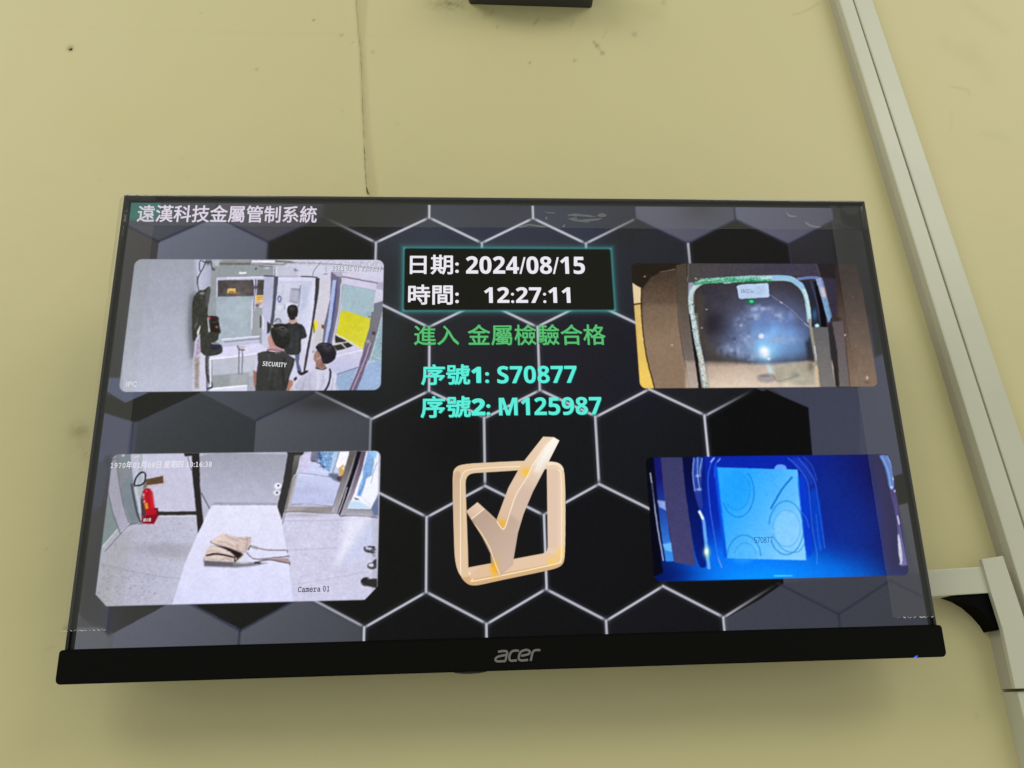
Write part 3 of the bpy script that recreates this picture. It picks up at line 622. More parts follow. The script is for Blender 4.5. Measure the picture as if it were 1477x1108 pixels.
    s.poly([(615, 420), (650, 375), (720, 360), (800, 375), (850, 430), (868, 500), (840, 570), (770, 615), (720, 620), (690, 590), (680, 510), (650, 470), (625, 440)], (44, 42, 48), 1, tex=6, sm=2)
    s.line([(640, 400), (720, 380), (800, 420)], 14, (92, 92, 112), a=.45); s.line([(680, 525), (650, 560), (628, 560)], 8, (214, 180, 170)); s.ell(590, 470, 14, 16, (130, 130, 150), a=.7); s.line([(620, 665), (690, 685), (745, 665)], 12, (66, 40, 44))
    s.poly([(330, 945), (440, 760), (560, 700), (640, 680), (700, 690), (760, 670), (850, 730), (870, 790), (840, 880), (900, 945)], (186, 184, 204), 1.2, c2=(206, 204, 226), ax=[(400, 900), (760, 700)], tex=3, sm=1)
    s.line([(470, 830), (465, 945)], 7, (140, 140, 164), a=.8); s.line([(305, 945), (350, 870), (420, 780)], 10, (226, 206, 206)); s.line([(400, 930), (385, 850)], 6, (150, 150, 170), a=.6)
    s.line([(785, 680), (795, 740), (770, 860), (720, 945)], 22, (52, 54, 68)); s.line([(830, 780), (800, 945)], 10, (160, 166, 186), a=.7); s.line([(845, 850), (910, 945)], 14, (186, 196, 206))
    s.fr(380, 450, 8.206)
    for pts, w, c, a in (([(60, 520), (90, 640), (70, 800)], 26, (84, 85, 84), .5), ([(250, 560), (230, 700), (250, 860)], 30, (40, 40, 38), .55), ([(150, 700), (140, 820), (160, 930)], 24, (80, 80, 76), .35),
                         ([(330, 560), (300, 680), (260, 800)], 18, (88, 88, 86), .4), ([(300, 190), (330, 300), (320, 420)], 26, (78, 80, 84), .45), ([(430, 180), (450, 260), (430, 330)], 18, (36, 36, 38), .6), ([(380, 250), (400, 360), (380, 480)], 22, (74, 76, 80), .35),
                         ([(560, 740), (540, 830), (560, 930)], 22, (160, 160, 184), .5), ([(640, 730), (650, 830), (630, 930)], 30, (222, 220, 238), .5), ([(700, 740), (710, 820), (690, 880)], 16, (158, 158, 182), .45), ([(500, 770), (490, 850), (430, 930)], 18, (162, 162, 184), .4),
                         ([(70, 300), (85, 360), (100, 400)], 16, (210, 168, 156), .5), ([(340, 930), (320, 880), (330, 830)], 12, (196, 150, 134), .5), ([(620, 480), (640, 560)], 14, (186, 150, 140), .4), ([(700, 640), (690, 600)], 30, (120, 84, 76), .4)):
        s.line(pts, w, c, soft=3.2, a=a)
    for q in ((240, 250, 60, 40, .35), (760, 430, 60, 34, .4), (720, 400, 30, 20, .35), (340, -40, 40, 30, .35), (170, 200, 40, 24, .4)): s.blob(*q[:4], (104, 102, 110), q[4], noise=.5, cell=2)
    s.speck([(100, 180), (310, 180), (310, 380), (130, 350)], 26, (20, 18, 18), 1, .6, 41, 3).speck([(630, 400), (850, 400), (850, 560), (690, 590)], 26, (20, 18, 22), 1, .6, 42, 3)
    s.fr(160, 260, 3.517); s.speck([(416, 640), (460, 570), (485, 600), (470, 860), (440, 780)], 40, (110, 110, 104), .8, .5, 43, 3); s.speck([(490, 760), (550, 800), (560, 880), (490, 885)], 30, (100, 100, 108), .8, .6, 44, 2)
    s.blob(640, 660, 50, 90, (176, 190, 200), .35); s.blob(700, 560, 20, 10, (120, 110, 100), .4)
    # stamps printed by the recorder
    s.fr(0, 0, 1).grain(2.5, 1.1).grain(2, 2.2, 8)
    return s.C
f1 = grid_obj('guard_room_picture', -.2915, -.098, .0112, .1196, 0.00046, 0.00012, draw_f1, mon, rrect_alpha(-.2908, -.0985, .0117, .1190, .0055), warp=.4)

# ---------------------------------------------------------------- feed 2: scanner tray close up
def draw_f2(X, Y, gx, gz):
    s = Paint(X, Y, (60, 50, 44)); s.fr(905, 370, 8.206)
    s.poly([(40, 60), (800, 60), (800, 1700), (40, 1700)], (66, 54, 44), 2, c2=(138, 116, 96), ax=[(300, 150), (380, 1000)], tex=4, cell=3)
    s.poly([(30, 60), (700, 60), (560, 150), (390, 190), (280, 240), (180, 380), (165, 400), (30, 320)], (40, 34, 26), 2.5); s.line([(380, 188), (560, 152)], 6, (170, 150, 110), a=.8)
    s.poly([(575, 105), (700, 80), (720, 300), (725, 620), (760, 900), (860, 1560), (720, 1560), (640, 1100), (598, 700), (580, 400)], (78, 68, 58), 1.5, c2=(130, 120, 116), ax=[(650, 300), (760, 1500)])
    s.line([(580, 105), (590, 600), (620, 900), (680, 1250), (735, 1560)], 8, (70, 58, 46), a=.8)
    s.fr(905, 440, 8.206).poly([(180, 0), (600, 0), (610, 300), (660, 600), (735, 990), (330, 990), (250, 750), (205, 520)], (142, 120, 100), 6, .35); s.fr(905, 370, 8.206)
    s.poly([(40, 310), (160, 375), (162, 600), (185, 900), (220, 1150), (330, 1620), (30, 1620)], (206, 176, 116), 1.2, c2=(232, 196, 98), ax=[(100, 400), (180, 1400)])
    s.poly([(55, 312), (160, 385), (162, 550), (70, 560)], (222, 200, 160), 1.5); s.line([(70, 572), (165, 555)], 22, (96, 70, 36)); s.line([(163, 385), (166, 650), (190, 950), (240, 1250), (320, 1560)], 14, (48, 36, 16), a=.9)
    # upper beam
    s.poly([(712, 85), (760, 75), (2400, 75), (2400, 240), (1500, 220), (1000, 265), (860, 310), (720, 310)], (76, 72, 72), 1.5, c2=(66, 62, 78), ax=[(800, 150), (1800, 150)], tex=4)
    s.line([(715, 85), (712, 300)], 9, (136, 130, 120), a=.8); s.line([(708, 80), (706, 240)], 8, (30, 26, 22))
    s.poly([(722, 310), (850, 310), (780, 370), (740, 440), (722, 500)], (146, 150, 170), 1)
    # dark inside
    s.poly([(800, 470), (830, 400), (900, 350), (1000, 335), (2100, 300), (2300, 420), (2370, 700), (2440, 1200), (2470, 1560), (900, 1560), (830, 900), (795, 640)], (56, 52, 60), 1.5, tex=3, cell=4)
    s.poly([(800, 470), (850, 400), (920, 500), (920, 700), (930, 920), (1000, 1010), (1160, 1180), (1480, 1260), (1480, 1300), (950, 1290), (850, 1000), (800, 700)], (72, 66, 60), 7, .9)
    s.line([(820, 680), (850, 980), (900, 1240), (950, 1540)], 20, (140, 128, 104), a=.7)
    s.blob(1150, 560, 200, 190, (66, 64, 78), .6, noise=.6, cell=10); s.blob(1060, 800, 130, 130, (34, 28, 34), .9, 1.5)
    s.poly([(930, 1290), (1480, 1275), (1900, 1260), (2400, 1230), (2460, 1290), (2470, 1580), (960, 1580)], (170, 150, 130), 6, c2=(216, 196, 178), ax=[(1100, 1290), (1150, 1540)], tex=4, cell=5)
    # blue glare
    s.fr(1070, 370, 7.385)
    s.blob(260, 700, 520, 380, (98, 100, 118), .45, 1.6, noise=.3, cell=16, seed=61); s.blob(300, 740, 380, 290, (84, 94, 138), .8, 1.4, noise=.35, cell=12); s.blob(340, 800, 340, 240, (104, 130, 190), .95, 1.2, noise=.3, cell=12); s.blob(300, 900, 300, 170, (130, 180, 232), .95, 1.2, noise=.3, cell=9, seed=4); s.blob(-60, 930, 200, 120, (110, 124, 164), .6, 1, noise=.6, cell=7, seed=6)
    s.blob(560, 980, 160, 120, (104, 140, 186), .7); s.blob(40, 800, 120, 160, (96, 104, 130), .5, noise=.6, cell=6, seed=8); s.blob(240, 1020, 120, 100, (150, 216, 248), .95); s.blob(240, 1020, 56, 58, (252, 250, 255), 1, 1.6); s.blob(285, 1090, 20, 16, (230, 246, 255), .9); s.blob(207, 850, 30, 30, (236, 226, 240), 1, 2.2)
    for q in ((120, 640, 90, 60, 51), (200, 560, 140, 40, 52), (420, 640, 120, 60, 53), (-100, 1000, 120, 60, 54), (60, 900, 70, 90, 55), (-20, 700, 60, 60, 56), (430, 880, 140, 50, 57), (100, 1060, 120, 50, 58)):
        s.blob(*q[:4], (152, 168, 204), .6, noise=1, cell=5, seed=q[4])
    s.fr(1070, 440, 7.385)
    s.poly([(-600, 600), (-100, 610), (300, 650), (700, 600), (780, 620), (800, 900), (-600, 900)], (196, 176, 160), 5, .55, c2=(220, 200, 184), ax=[(0, 640), (0, 860)], tex=5, cell=6)
    s.poly([(370, 640), (720, 600), (770, 700), (790, 860), (400, 860), (330, 700)], (158, 156, 140), 6, .7, tex=8, cell=6); s.blob(300, 690, 30, 60, (190, 226, 236), .8, rot=-.4)
    s.ell(265, 780, 105, 50, (146, 140, 140), a=.75, soft=4); s.blob(240, 755, 60, 14, (110, 110, 124), .7); s.line([(330, 740), (380, 810), (480, 790), (600, 750)], 12, (120, 122, 116), a=.6, soft=3); s.blob(480, 850, 80, 30, (226, 212, 190), .7); s.blob(570, 750, 40, 30, (116, 130, 124), .6)
    s.poly([(680, 400), (730, 340), (765, 600), (700, 590)], (44, 46, 58), 5, .85); s.blob(735, 650, 40, 60, (100, 88, 76), .7)
    # frosty rim
    s.fr(1070, 370, 7.385)
    rim = [(-540, 1380), (-620, 900), (-700, 640), (-745, 430), (-740, 250), (-660, 130), (-520, 90), (-250, 55)]
    o = s.o
    s.fr(905, 370, 8.206)
    L1 = [(930, 1560), (880, 1270), (820, 1000), (790, 800), (760, 640), (750, 500), (770, 400), (850, 320), (960, 290), (1200, 275), (1500, 255)]
    s.line([(860, 1560), (820, 1270), (775, 950), (745, 700)], 34, (20, 18, 20), a=.95)
    s.line(L1, 62, (160, 184, 190)); s.line(L1, 38, (196, 212, 214), a=.8)
    s.line([(940, 1570), (900, 1350), (850, 1120)], 22, (214, 190, 160), a=.8)
    s.fr(1070, 370, 7.385)
    L2 = [(-180, 262), (0, 240), (300, 232), (480, 235), (560, 262), (640, 330), (690, 430), (712, 560), (725, 680)]
    s.line([(600, 240), (830, 235), (880, 400), (930, 600), (925, 690)], 30, (110, 130, 190), a=.9)
    s.line(L2, 62, (144, 186, 196)); s.line(L2, 34, (196, 220, 228), a=.85); s.line([(330, 232), (480, 232), (560, 262), (650, 330)], 34, (136, 178, 226), a=.8)
    s.line([(725, 680), (750, 850), (790, 1100), (830, 1390)], 34, (150, 146, 130)); s.line([(795, 1180), (825, 1390)], 30, (214, 186, 150), a=.8); s.line([(775, 960), (800, 1100)], 14, (220, 224, 240), a=.8)
    s.fr(905, 370, 8.206).speck([(722, 480), (785, 480), (800, 700), (850, 1000), (905, 1270), (955, 1560), (905, 1560), (855, 1270), (795, 1000), (760, 800), (725, 620)], 130, (60, 70, 70), 1.0, .8, 3, 1.2).speck([(722, 480), (785, 480), (800, 700), (850, 1000), (905, 1270), (955, 1560), (905, 1560), (855, 1270), (795, 1000), (760, 800), (725, 620)], 130, (238, 240, 236), 1.0, .9, 4, 1.2)
    s.speck([(960, 260), (1480, 230), (1480, 310), (960, 320)], 90, (216, 236, 236), 1.0, .9, 5, 1.5)
    s.fr(1070, 370, 7.385)
    s.line([(-500, 290), (-200, 262), (100, 262), (300, 262)], 30, (10, 130, 70), a=.7, soft=3); s.line([(-420, 255), (-150, 240), (190, 244)], 40, (60, 160, 120), a=.45, soft=3)
    s.speck([(-520, 235), (320, 205), (320, 262), (-500, 290)], 150, (200, 226, 206), 1.0, .9, 6, 1.6); s.speck([(-420, 235), (320, 205), (320, 272), (-420, 290)], 70, (6, 110, 50), 1.2, .9, 7, 2); s.speck([(640, 300), (740, 430), (740, 680), (690, 600)], 60, (226, 236, 240), .9, .8, 8, 1.0)
    # tray slot at right
    s.poly([(640, 260), (830, 260), (850, 420), (900, 640), (910, 750), (745, 750), (735, 560), (700, 400)], (40, 42, 56), 1.5); s.line([(735, 265), (800, 500), (840, 720)], 14, (84, 76, 110), a=.7)
    s.poly([(770, 270), (820, 260), (880, 560), (905, 750), (845, 750), (830, 600)], (8, 8, 14), 1.5); s.blob(775, 620, 26, 60, (60, 110, 150), .8); s.blob(800, 738, 24, 22, (190, 246, 240), 1, 2)
    s.poly([(785, 240), (850, 222), (905, 420), (960, 640), (920, 690), (890, 610), (850, 450)], (146, 160, 196), 1.5); s.poly([(840, 330), (880, 340), (900, 430), (860, 430)], (214, 196, 190), 2.5, .8); s.poly([(860, 450), (905, 450), (955, 630), (925, 680), (895, 610)], (112, 160, 196), 2.5, .8, tex=20, cell=1.5)
    s.poly([(850, 222), (1000, 240), (1020, 600), (960, 650), (900, 400)], (54, 50, 72), 5, .8)
    s.poly([(755, 755), (915, 755), (950, 1100), (1000, 1400), (835, 1400), (800, 1100)], (100, 98, 100), 1.5, c2=(122, 118, 116), ax=[(800, 760), (900, 1380)])
    s.poly([(915, 740), (960, 700), (1010, 1000), (1040, 1390), (1000, 1390), (960, 1080)], (48, 44, 46), 1.5)
    s.poly([(960, 700), (1080, 680), (1110, 960), (1150, 1390), (1040, 1390), (1015, 1000)], (96, 86, 90), 2, c2=(112, 106, 106), ax=[(1000, 700), (1100, 1380)])
    s.poly([(990, 60), (1290, 60), (1370, 700), (1460, 1400), (1150, 1400), (1110, 960), (1080, 690), (1020, 640)], (54, 42, 42), 4, c2=(132, 110, 94), ax=[(1150, 200), (1320, 1300)], tex=4, cell=5)
    s.poly([(1240, 60), (1500, 60), (1500, 480), (1310, 380), (1260, 250)], (28, 27, 28), 8, .85)
    s.line([(1095, 880), (1150, 1390)], 6, (70, 60, 58), a=.7); s.line([(1180, 1000), (1260, 1390)], 5, (96, 80, 68), a=.6)
    s.blob(1100, 838, 9, 9, (236, 220, 196), .9); s.blob(1333, 1292, 11, 18, (236, 226, 206), .9); s.blob(1330, 1340, 26, 18, (96, 72, 56), .6)
    s.poly([(870, 60), (1000, 60), (1000, 240), (840, 220), (800, 70)], (42, 36, 40), 3); s.line([(790, 70), (830, 220)], 7, (90, 84, 84), a=.8)
    # sticker, green lamp, crack
    s.poly([(-398, 340), (-240, 305), (-60, 295), (250, 285), (285, 290), (298, 430), (100, 445), (-240, 455)], (0, 0, 0), 1, 0)
    s.fr(880, 260, 3.517)
    s.poly([(642, 540), (650, 531), (795, 522), (803, 528), (808, 588), (802, 594), (660, 603), (652, 598)], (184, 204, 232), .9, tex=2); s.poly([(735, 538), (785, 534), (788, 580), (740, 583)], (170, 190, 220), 2, .5)
    s.blob(715, 616, 26, 14, (20, 110, 60), .7); s.blob(716, 615, 12, 8, (60, 232, 140), 1, 2.2)
    s.fr(1070, 370, 7.385).line([(300, 410), (415, 490), (500, 545), (600, 640), (715, 750)], 5, (170, 170, 190), a=.75); s.line([(405, 485), (430, 500)], 9, (226, 226, 236)); s.line([(660, 715), (712, 750)], 6, (214, 214, 226), a=.8)
    s.fr(905, 370, 8.206)
    for q in ((205, 238), (935, 628), (880, 848), (1345, 820), (530, 1050)): s.blob(*q, 12, 8, (226, 222, 206), .8)
    s.ell(1262, 975, 20, 20, (50, 54, 84), a=.8); s.ell(1262, 975, 11, 11, (110, 124, 160), a=.8)
    s.speck([(300, 600), (640, 600), (700, 1500), (320, 1500)], 40, (170, 148, 116), .8, .6, 9, .8); s.speck([(1300, 700), (1477, 700), (1477, 1200), (1200, 1150)], 40, (190, 206, 236), .8, .6, 10, .8)
    s.speck([(2700, 200), (2740, 200), (2900, 1500), (2500, 1500)], 12, (216, 200, 176), .8, .7, 11, .6)
    s.fr(0, 0, 1).grain(2.5, 1.2).grain(2, 2.5, 8)
    return s.C
grid_obj('scanner_tray_picture', .1000, .2925, .0106, .1176, 0.00046, 0.00012, draw_f2, mon, rrect_alpha(.1007, .2910, .0113, .1168, .005), warp=.5)

# ---------------------------------------------------------------- feed 3: table with a bag
def draw_f3(X, Y, gx, gz):
    s = Paint(X, Y, (186, 186, 204)); s.fr(130, 645, 7.385)   # C1
    FL = [(80, 1110), (300, 900), (420, 820), (560, 815), (700, 735), (1130, 730), (1500, 700), (3000, 640), (3000, 1800), (0, 1800)]
    s.poly(FL, (176, 176, 192), 1.2, c2=(204, 202, 226), ax=[(300, 900), (1900, 1300)], tex=5, cell=2.5)
    s.poly([(100, 1450), (300, 900), (460, 900), (330, 1700), (60, 1700)], (170, 170, 176), 8, .6)
    s.blob(760, 1080, 380, 60, (150, 150, 160), .55, 1.5); s.blob(900, 1150, 260, 40, (146, 148, 150), .4)
    s.poly([(180, 60), (420, 60), (480, 500), (540, 800), (430, 830), (300, 880), (100, 1110), (100, 900)], (122, 134, 140), 2)
    s.poly([(120, 60), (290, 60), (290, 230), (340, 560), (430, 800), (320, 930), (200, 1000), (110, 1110)], (150, 150, 162), 1.5)
    s.poly([(195, 520), (320, 920), (130, 1100), (100, 1090)], (128, 142, 146), 1.5)
    s.poly([(215, 230), (290, 230), (340, 560), (410, 800), (330, 915), (240, 680), (190, 470)], (166, 164, 182), 1.5); s.line([(190, 470), (240, 690), (320, 920)], 8, (84, 86, 92), a=.8); s.line([(290, 80), (290, 240), (350, 600), (420, 820)], 8, (92, 92, 100), a=.8)
    s.poly([(290, 60), (430, 60), (460, 420), (500, 700), (550, 800), (440, 825), (350, 560), (295, 240)], (124, 134, 142), 1.5); s.poly([(300, 180), (420, 150), (440, 300), (330, 420)], (142, 140, 150), 5, .6)
    s.poly([(125, 1060), (295, 870), (320, 925), (115, 1120)], (176, 180, 192), 1.2); s.line([(130, 1060), (295, 872)], 7, (226, 230, 236)); s.line([(335, 900), (415, 815)], 9, (220, 222, 232)); s.line([(160, 1110), (320, 930), (420, 828), (560, 818)], 8, (86, 86, 100), a=.7)
    # white wall
    s.poly([(520, 60), (1000, 65), (1010, 100), (1085, 105), (1090, 250), (1125, 685), (720, 690), (560, 620), (500, 430), (480, 250)], (196, 194, 216), 1.2, tex=2); s.poly([(520, 60), (560, 60), (560, 420), (600, 640), (560, 720), (500, 430)], (170, 178, 184), 2)
    s.line([(440, 400), (500, 700), (545, 800)], 22, (66, 72, 76), a=.85); s.line([(480, 430), (550, 720)], 14, (196, 204, 206), a=.7); s.line([(1040, 105), (1055, 160), (1080, 250)], 7, (70, 66, 70), a=.8)
    s.blob(355, 88, 14, 14, (220, 224, 226), .9); s.line([(480, 110), (520, 92)], 14, (206, 210, 212)); s.line([(235, 145), (275, 120)], 8, (70, 74, 76), a=.8)
    s.poly([(590, 345), (778, 305), (782, 385), (600, 408)], (98, 76, 54), 1, tex=9, cell=1.5); s.line([(600, 420), (790, 398), (796, 320)], 10, (206, 180, 160), a=.85)
    # hose, extinguisher
    s.line([(470, 400), (490, 330), (530, 280), (570, 268), (590, 300), (580, 370), (545, 402), (480, 412), (470, 395)], 15, (28, 28, 32)); s.line([(590, 340), (575, 440)], 16, (60, 60, 60), a=.8)
    s.poly([(540, 560), (560, 480), (600, 600), (600, 730), (545, 740)], (66, 48, 54), 1.2, .9)
    s.poly([(560, 470), (590, 440), (630, 438), (665, 480), (672, 560), (690, 650), (740, 690), (690, 740), (600, 740), (575, 600)], (178, 26, 42), 1); s.poly([(640, 445), (670, 500), (690, 650), (650, 650)], (206, 44, 60), 3, .8)
    s.poly([(565, 440), (610, 430), (600, 370), (570, 400)], (120, 120, 112), 1); s.poly([(548, 745), (600, 725), (690, 720), (720, 660), (735, 720), (680, 820), (560, 815)], (132, 18, 34), 1); s.line([(720, 655), (722, 690)], 10, (40, 20, 24))
    s.line([(690, 660), (715, 655)], 14, (50, 20, 26)); s.poly([(580, 600), (612, 590), (622, 655), (592, 664)], (222, 150, 40), 1); s.blob(570, 512, 12, 20, (236, 206, 206), .9); s.blob(580, 580, 10, 14, (240, 220, 210), .9); s.blob(568, 545, 16, 8, (220, 140, 140), .7); s.blob(600, 470, 5, 5, (255, 250, 250), .9)
    s.line([(740, 708), (1125, 703)], 40, (52, 48, 46)); s.line([(740, 738), (1130, 732)], 8, (222, 220, 222)); s.line([(545, 830), (690, 828), (745, 750)], 7, (236, 150, 160), a=.6)
    # middle panel and dark posts
    s.poly([(1165, 100), (1260, 72), (1477, 62), (2200, 80), (2110, 700), (1450, 700), (1260, 660), (1200, 800), (1170, 400)], (158, 160, 174), 1.2, c2=(182, 182, 202), ax=[(1500, 100), (1500, 560)])
    s.poly([(1320, 590), (2100, 600), (2110, 640), (1280, 650)], (140, 142, 154), 3, .6)
    s.line([(1185, 490), (1230, 570), (1275, 660)], 8, (50, 50, 56))
    s.poly([(1000, 62), (1165, 62), (1170, 400), (1210, 830), (1150, 930), (1120, 600), (1085, 250), (1085, 92), (1010, 98)], (46, 43, 42), 1)
    # table
    s.fr(250, 735, 7.385)
    s.poly([(390, -10), (420, -50), (1110, -50), (1150, 80), (1215, 440), (1245, 700), (1290, 1100), (-40, 1100), (130, 560), (250, 280)], (224, 223, 244), 1, c2=(214, 215, 244), ax=[(700, 0), (700, 1000)], tex=1, cell=3)
    s.line([(420, -48), (1110, -48)], 8, (150, 150, 164), a=.6); s.line([(1150, 90), (1215, 440), (1250, 720)], 6, (180, 180, 200), a=.6)
    # bag
    s.poly([(325, 540), (1000, 570), (860, 600), (640, 620), (330, 605)], (112, 110, 122), 3, .9); s.poly([(330, 545), (640, 560), (630, 606), (335, 600)], (96, 92, 100), 1.5, .7)
    s.poly([(320, 520), (380, 385), (430, 370), (600, 430), (740, 455), (700, 530), (650, 560), (330, 545)], (214, 198, 192), 1.2, tex=5, sm=1); s.line([(355, 490), (450, 475), (560, 488), (655, 515)], 20, (62, 46, 42)); s.poly([(330, 500), (450, 490), (650, 520), (650, 560), (330, 540)], (210, 194, 190), 1.5, tex=8, cell=1.5)
    s.poly([(440, 380), (560, 400), (700, 450), (735, 465), (720, 510), (680, 525), (640, 480), (560, 425)], (44, 34, 30), 1.3)
    s.poly([(402, 330), (480, 280), (530, 252), (600, 275), (700, 295), (825, 290), (835, 340), (790, 420), (740, 460), (680, 435), (540, 385), (420, 360)], (220, 202, 196), 1.2, c2=(206, 186, 180), ax=[(500, 280), (720, 440)], tex=5, cell=3, sm=1)
    s.line([(700, 300), (770, 320), (825, 295)], 8, (150, 120, 112), a=.7); s.line([(680, 380), (690, 430), (760, 455), (800, 400)], 9, (150, 118, 108), a=.7); s.line([(402, 335), (410, 358), (540, 392), (680, 440)], 8, (110, 84, 78), a=.8); s.line([(530, 300), (640, 370)], 16, (226, 202, 190), a=.6)
    for pts, w, c, a in (([(450, 310), (520, 330), (640, 360)], 26, (228, 210, 202), .6), ([(560, 268), (600, 300), (690, 330)], 16, (176, 152, 146), .6), ([(480, 345), (560, 350), (650, 400)], 14, (168, 144, 138), .55), ([(720, 320), (740, 370), (720, 430)], 18, (222, 202, 194), .6), ([(780, 300), (790, 350), (770, 420)], 14, (164, 138, 130), .6),
                         ([(380, 410), (470, 430), (600, 460)], 24, (222, 204, 198), .6), ([(360, 450), (420, 440), (500, 460)], 12, (170, 148, 142), .5), ([(400, 520), (470, 500), (560, 520)], 16, (226, 208, 202), .6), ([(500, 545), (560, 520), (620, 545)], 9, (150, 124, 116), .6), ([(370, 525), (420, 535), (470, 545)], 9, (160, 134, 126), .5), ([(330, 520), (325, 550)], 10, (150, 130, 130), .6)):
        s.line(pts, w, c, soft=2.4, a=a)
    s.line([(665, 548), (740, 480)], 16, (90, 84, 70)); s.line([(690, 545), (770, 490)], 8, (206, 206, 180)); s.line([(655, 530), (655, 558)], 12, (56, 44, 40))
    s.poly([(815, 380), (850, 380), (900, 400), (900, 430), (830, 410)], (160, 158, 160), 1.2, tex=30, cell=1); s.line([(820, 385), (800, 430)], 9, (60, 56, 58)); s.line([(900, 412), (1020, 432), (1200, 435), (1215, 455)], 9, (106, 90, 94)); s.line([(910, 435), (1100, 440)], 5, (200, 196, 206))
    s.line([(780, 460), (820, 500), (890, 530), (1080, 512), (1235, 498)], 9, (96, 84, 88)); s.line([(800, 460), (830, 500)], 6, (190, 184, 176)); s.poly([(1030, 530), (1120, 515), (1225, 520), (1240, 560), (1150, 560)], (170, 150, 148), 1.3); s.line([(870, 565), (1010, 535), (1130, 555), (1240, 575)], 11, (86, 72, 74)); s.line([(870, 568), (925, 572)], 16, (56, 50, 50)); s.blob(740, 565, 70, 14, (226, 230, 226), .8)
    s.line([(1238, 560), (1242, 590)], 10, (120, 100, 100))
    # right: doors
    s.fr(400, 645, 9.23)   # C3
    s.poly([(130, 60), (360, 60), (340, 110), (300, 120), (200, 420), (90, 860), (60, 970), (0, 790), (70, 500), (140, 100)], (56, 54, 54), 1); s.poly([(230, 110), (310, 105), (280, 330), (190, 400), (205, 220)], (112, 112, 106), 1.5, c2=(80, 80, 76), ax=[(250, 110), (230, 380)])
    s.poly([(330, 110), (960, 55), (830, 480), (740, 790), (190, 760), (150, 800), (230, 400)], (200, 206, 236), 1.2, c2=(186, 190, 226), ax=[(500, 350), (500, 760)], tex=3)
    s.poly([(310, 120), (450, 60), (430, 240), (400, 340), (280, 340), (290, 200)], (206, 200, 232), 1.5, tex=12, cell=1.5)
    s.poly([(460, 60), (560, 60), (540, 180), (470, 200), (440, 160)], (120, 120, 140), 2, tex=14); s.poly([(540, 60), (760, 60), (740, 200), (690, 320), (600, 280), (560, 200)], (120, 160, 206), 2, tex=28, cell=2); s.poly([(540, 60), (600, 80), (590, 180), (545, 160)], (50, 76, 130), 2.5, .8); s.speck([(560, 60), (750, 60), (700, 330), (560, 250)], 40, (226, 236, 250), 1, .9, 21, 2); s.speck([(440, 150), (640, 200), (700, 330), (560, 280)], 30, (50, 66, 96), 1, .9, 22, 2)
    s.line([(450, 180), (560, 215), (620, 270)], 14, (62, 72, 96), a=.8); s.poly([(750, 60), (840, 60), (740, 350), (700, 330)], (176, 200, 228), 1.5); s.line([(820, 70), (770, 250), (740, 350)], 9, (120, 124, 150)); s.poly([(840, 60), (960, 60), (920, 240), (880, 250), (800, 280), (780, 240)], (246, 244, 250), 1.3)
    s.poly([(690, 350), (800, 350), (860, 420), (830, 470), (760, 440), (680, 390)], (96, 104, 124), 3, .9); s.poly([(820, 285), (880, 225), (895, 300), (870, 400), (820, 350)], (206, 166, 96), 1.3); s.poly([(860, 280), (885, 260), (890, 310)], (250, 240, 200), 1); s.poly([(790, 400), (870, 380), (840, 460), (800, 440)], (92, 62, 70), 2)
    s.line([(280, 345), (500, 365), (700, 400)], 10, (130, 134, 160), a=.8); s.line([(290, 365), (480, 385)], 6, (236, 238, 250), a=.8); s.line([(400, 290), (700, 345)], 8, (226, 230, 246), a=.7)
    s.blob(490, 580, 200, 40, (176, 182, 214), .5)
    s.line([(190, 765), (400, 755), (745, 790)], 8, (96, 92, 112), a=.8); s.line([(210, 745), (740, 775)], 6, (236, 236, 248), a=.6)
    s.poly([(320, 120), (335, 130), (215, 600), (150, 860), (90, 870), (190, 420), (290, 330)], (156, 152, 150), 1.4); s.line([(330, 130), (250, 420), (150, 800)], 7, (226, 224, 232), a=.8); s.line([(200, 400), (110, 860), (70, 1020)], 9, (72, 66, 62), a=.7)
    s.poly([(150, 790), (740, 795), (730, 870), (460, 870), (100, 860)], (168, 162, 166), 1.4, c2=(146, 140, 142), ax=[(300, 790), (350, 870)]); s.line([(90, 862), (300, 860), (600, 878), (780, 880)], 12, (104, 96, 96), a=.8); s.blob(360, 905, 260, 22, (160, 154, 156), .6)
    s.poly([(965, 55), (1065, 55), (1000, 300), (920, 580), (800, 900), (735, 870), (830, 520), (920, 240)], (100, 96, 96), 1.4, c2=(166, 162, 172), ax=[(960, 200), (800, 860)]); s.line([(1060, 60), (900, 540), (820, 760)], 9, (206, 204, 210), a=.7, soft=1.2); s.line([(965, 60), (880, 360), (745, 790)], 8, (86, 82, 86), a=.8)
    s.poly([(1060, 55), (1125, 55), (1070, 240), (965, 560), (835, 910), (795, 890), (895, 600), (990, 330)], (30, 26, 36), 1.2); s.line([(930, 540), (860, 760), (805, 900)], 14, (230, 228, 236), a=.85)
    s.poly([(1120, 55), (1185, 55), (1130, 300), (1030, 600), (930, 830), (840, 905), (975, 580), (1082, 240)], (100, 86, 102), 1.3, c2=(166, 160, 172), ax=[(1100, 200), (880, 860)])
    s.poly([(1185, 55), (1350, 55), (1340, 620), (1240, 820), (930, 830), (1030, 600), (1130, 300)], (236, 238, 250), 1.3)
    s.poly([(1200, 60), (1280, 60), (1290, 200), (1260, 380), (1180, 420), (1150, 560), (1110, 660), (1060, 640), (1090, 520), (1140, 400), (1140, 280), (1170, 200)], (132, 172, 222), 2, tex=12); s.poly([(1220, 60), (1340, 60), (1310, 150), (1260, 140)], (150, 196, 236), 2.5); s.line([(1190, 340), (1160, 480), (1090, 620)], 22, (96, 132, 186), a=.6, soft=2); s.poly([(1020, 670), (1080, 690), (1090, 705), (1040, 700)], (96, 100, 120), 1.2)
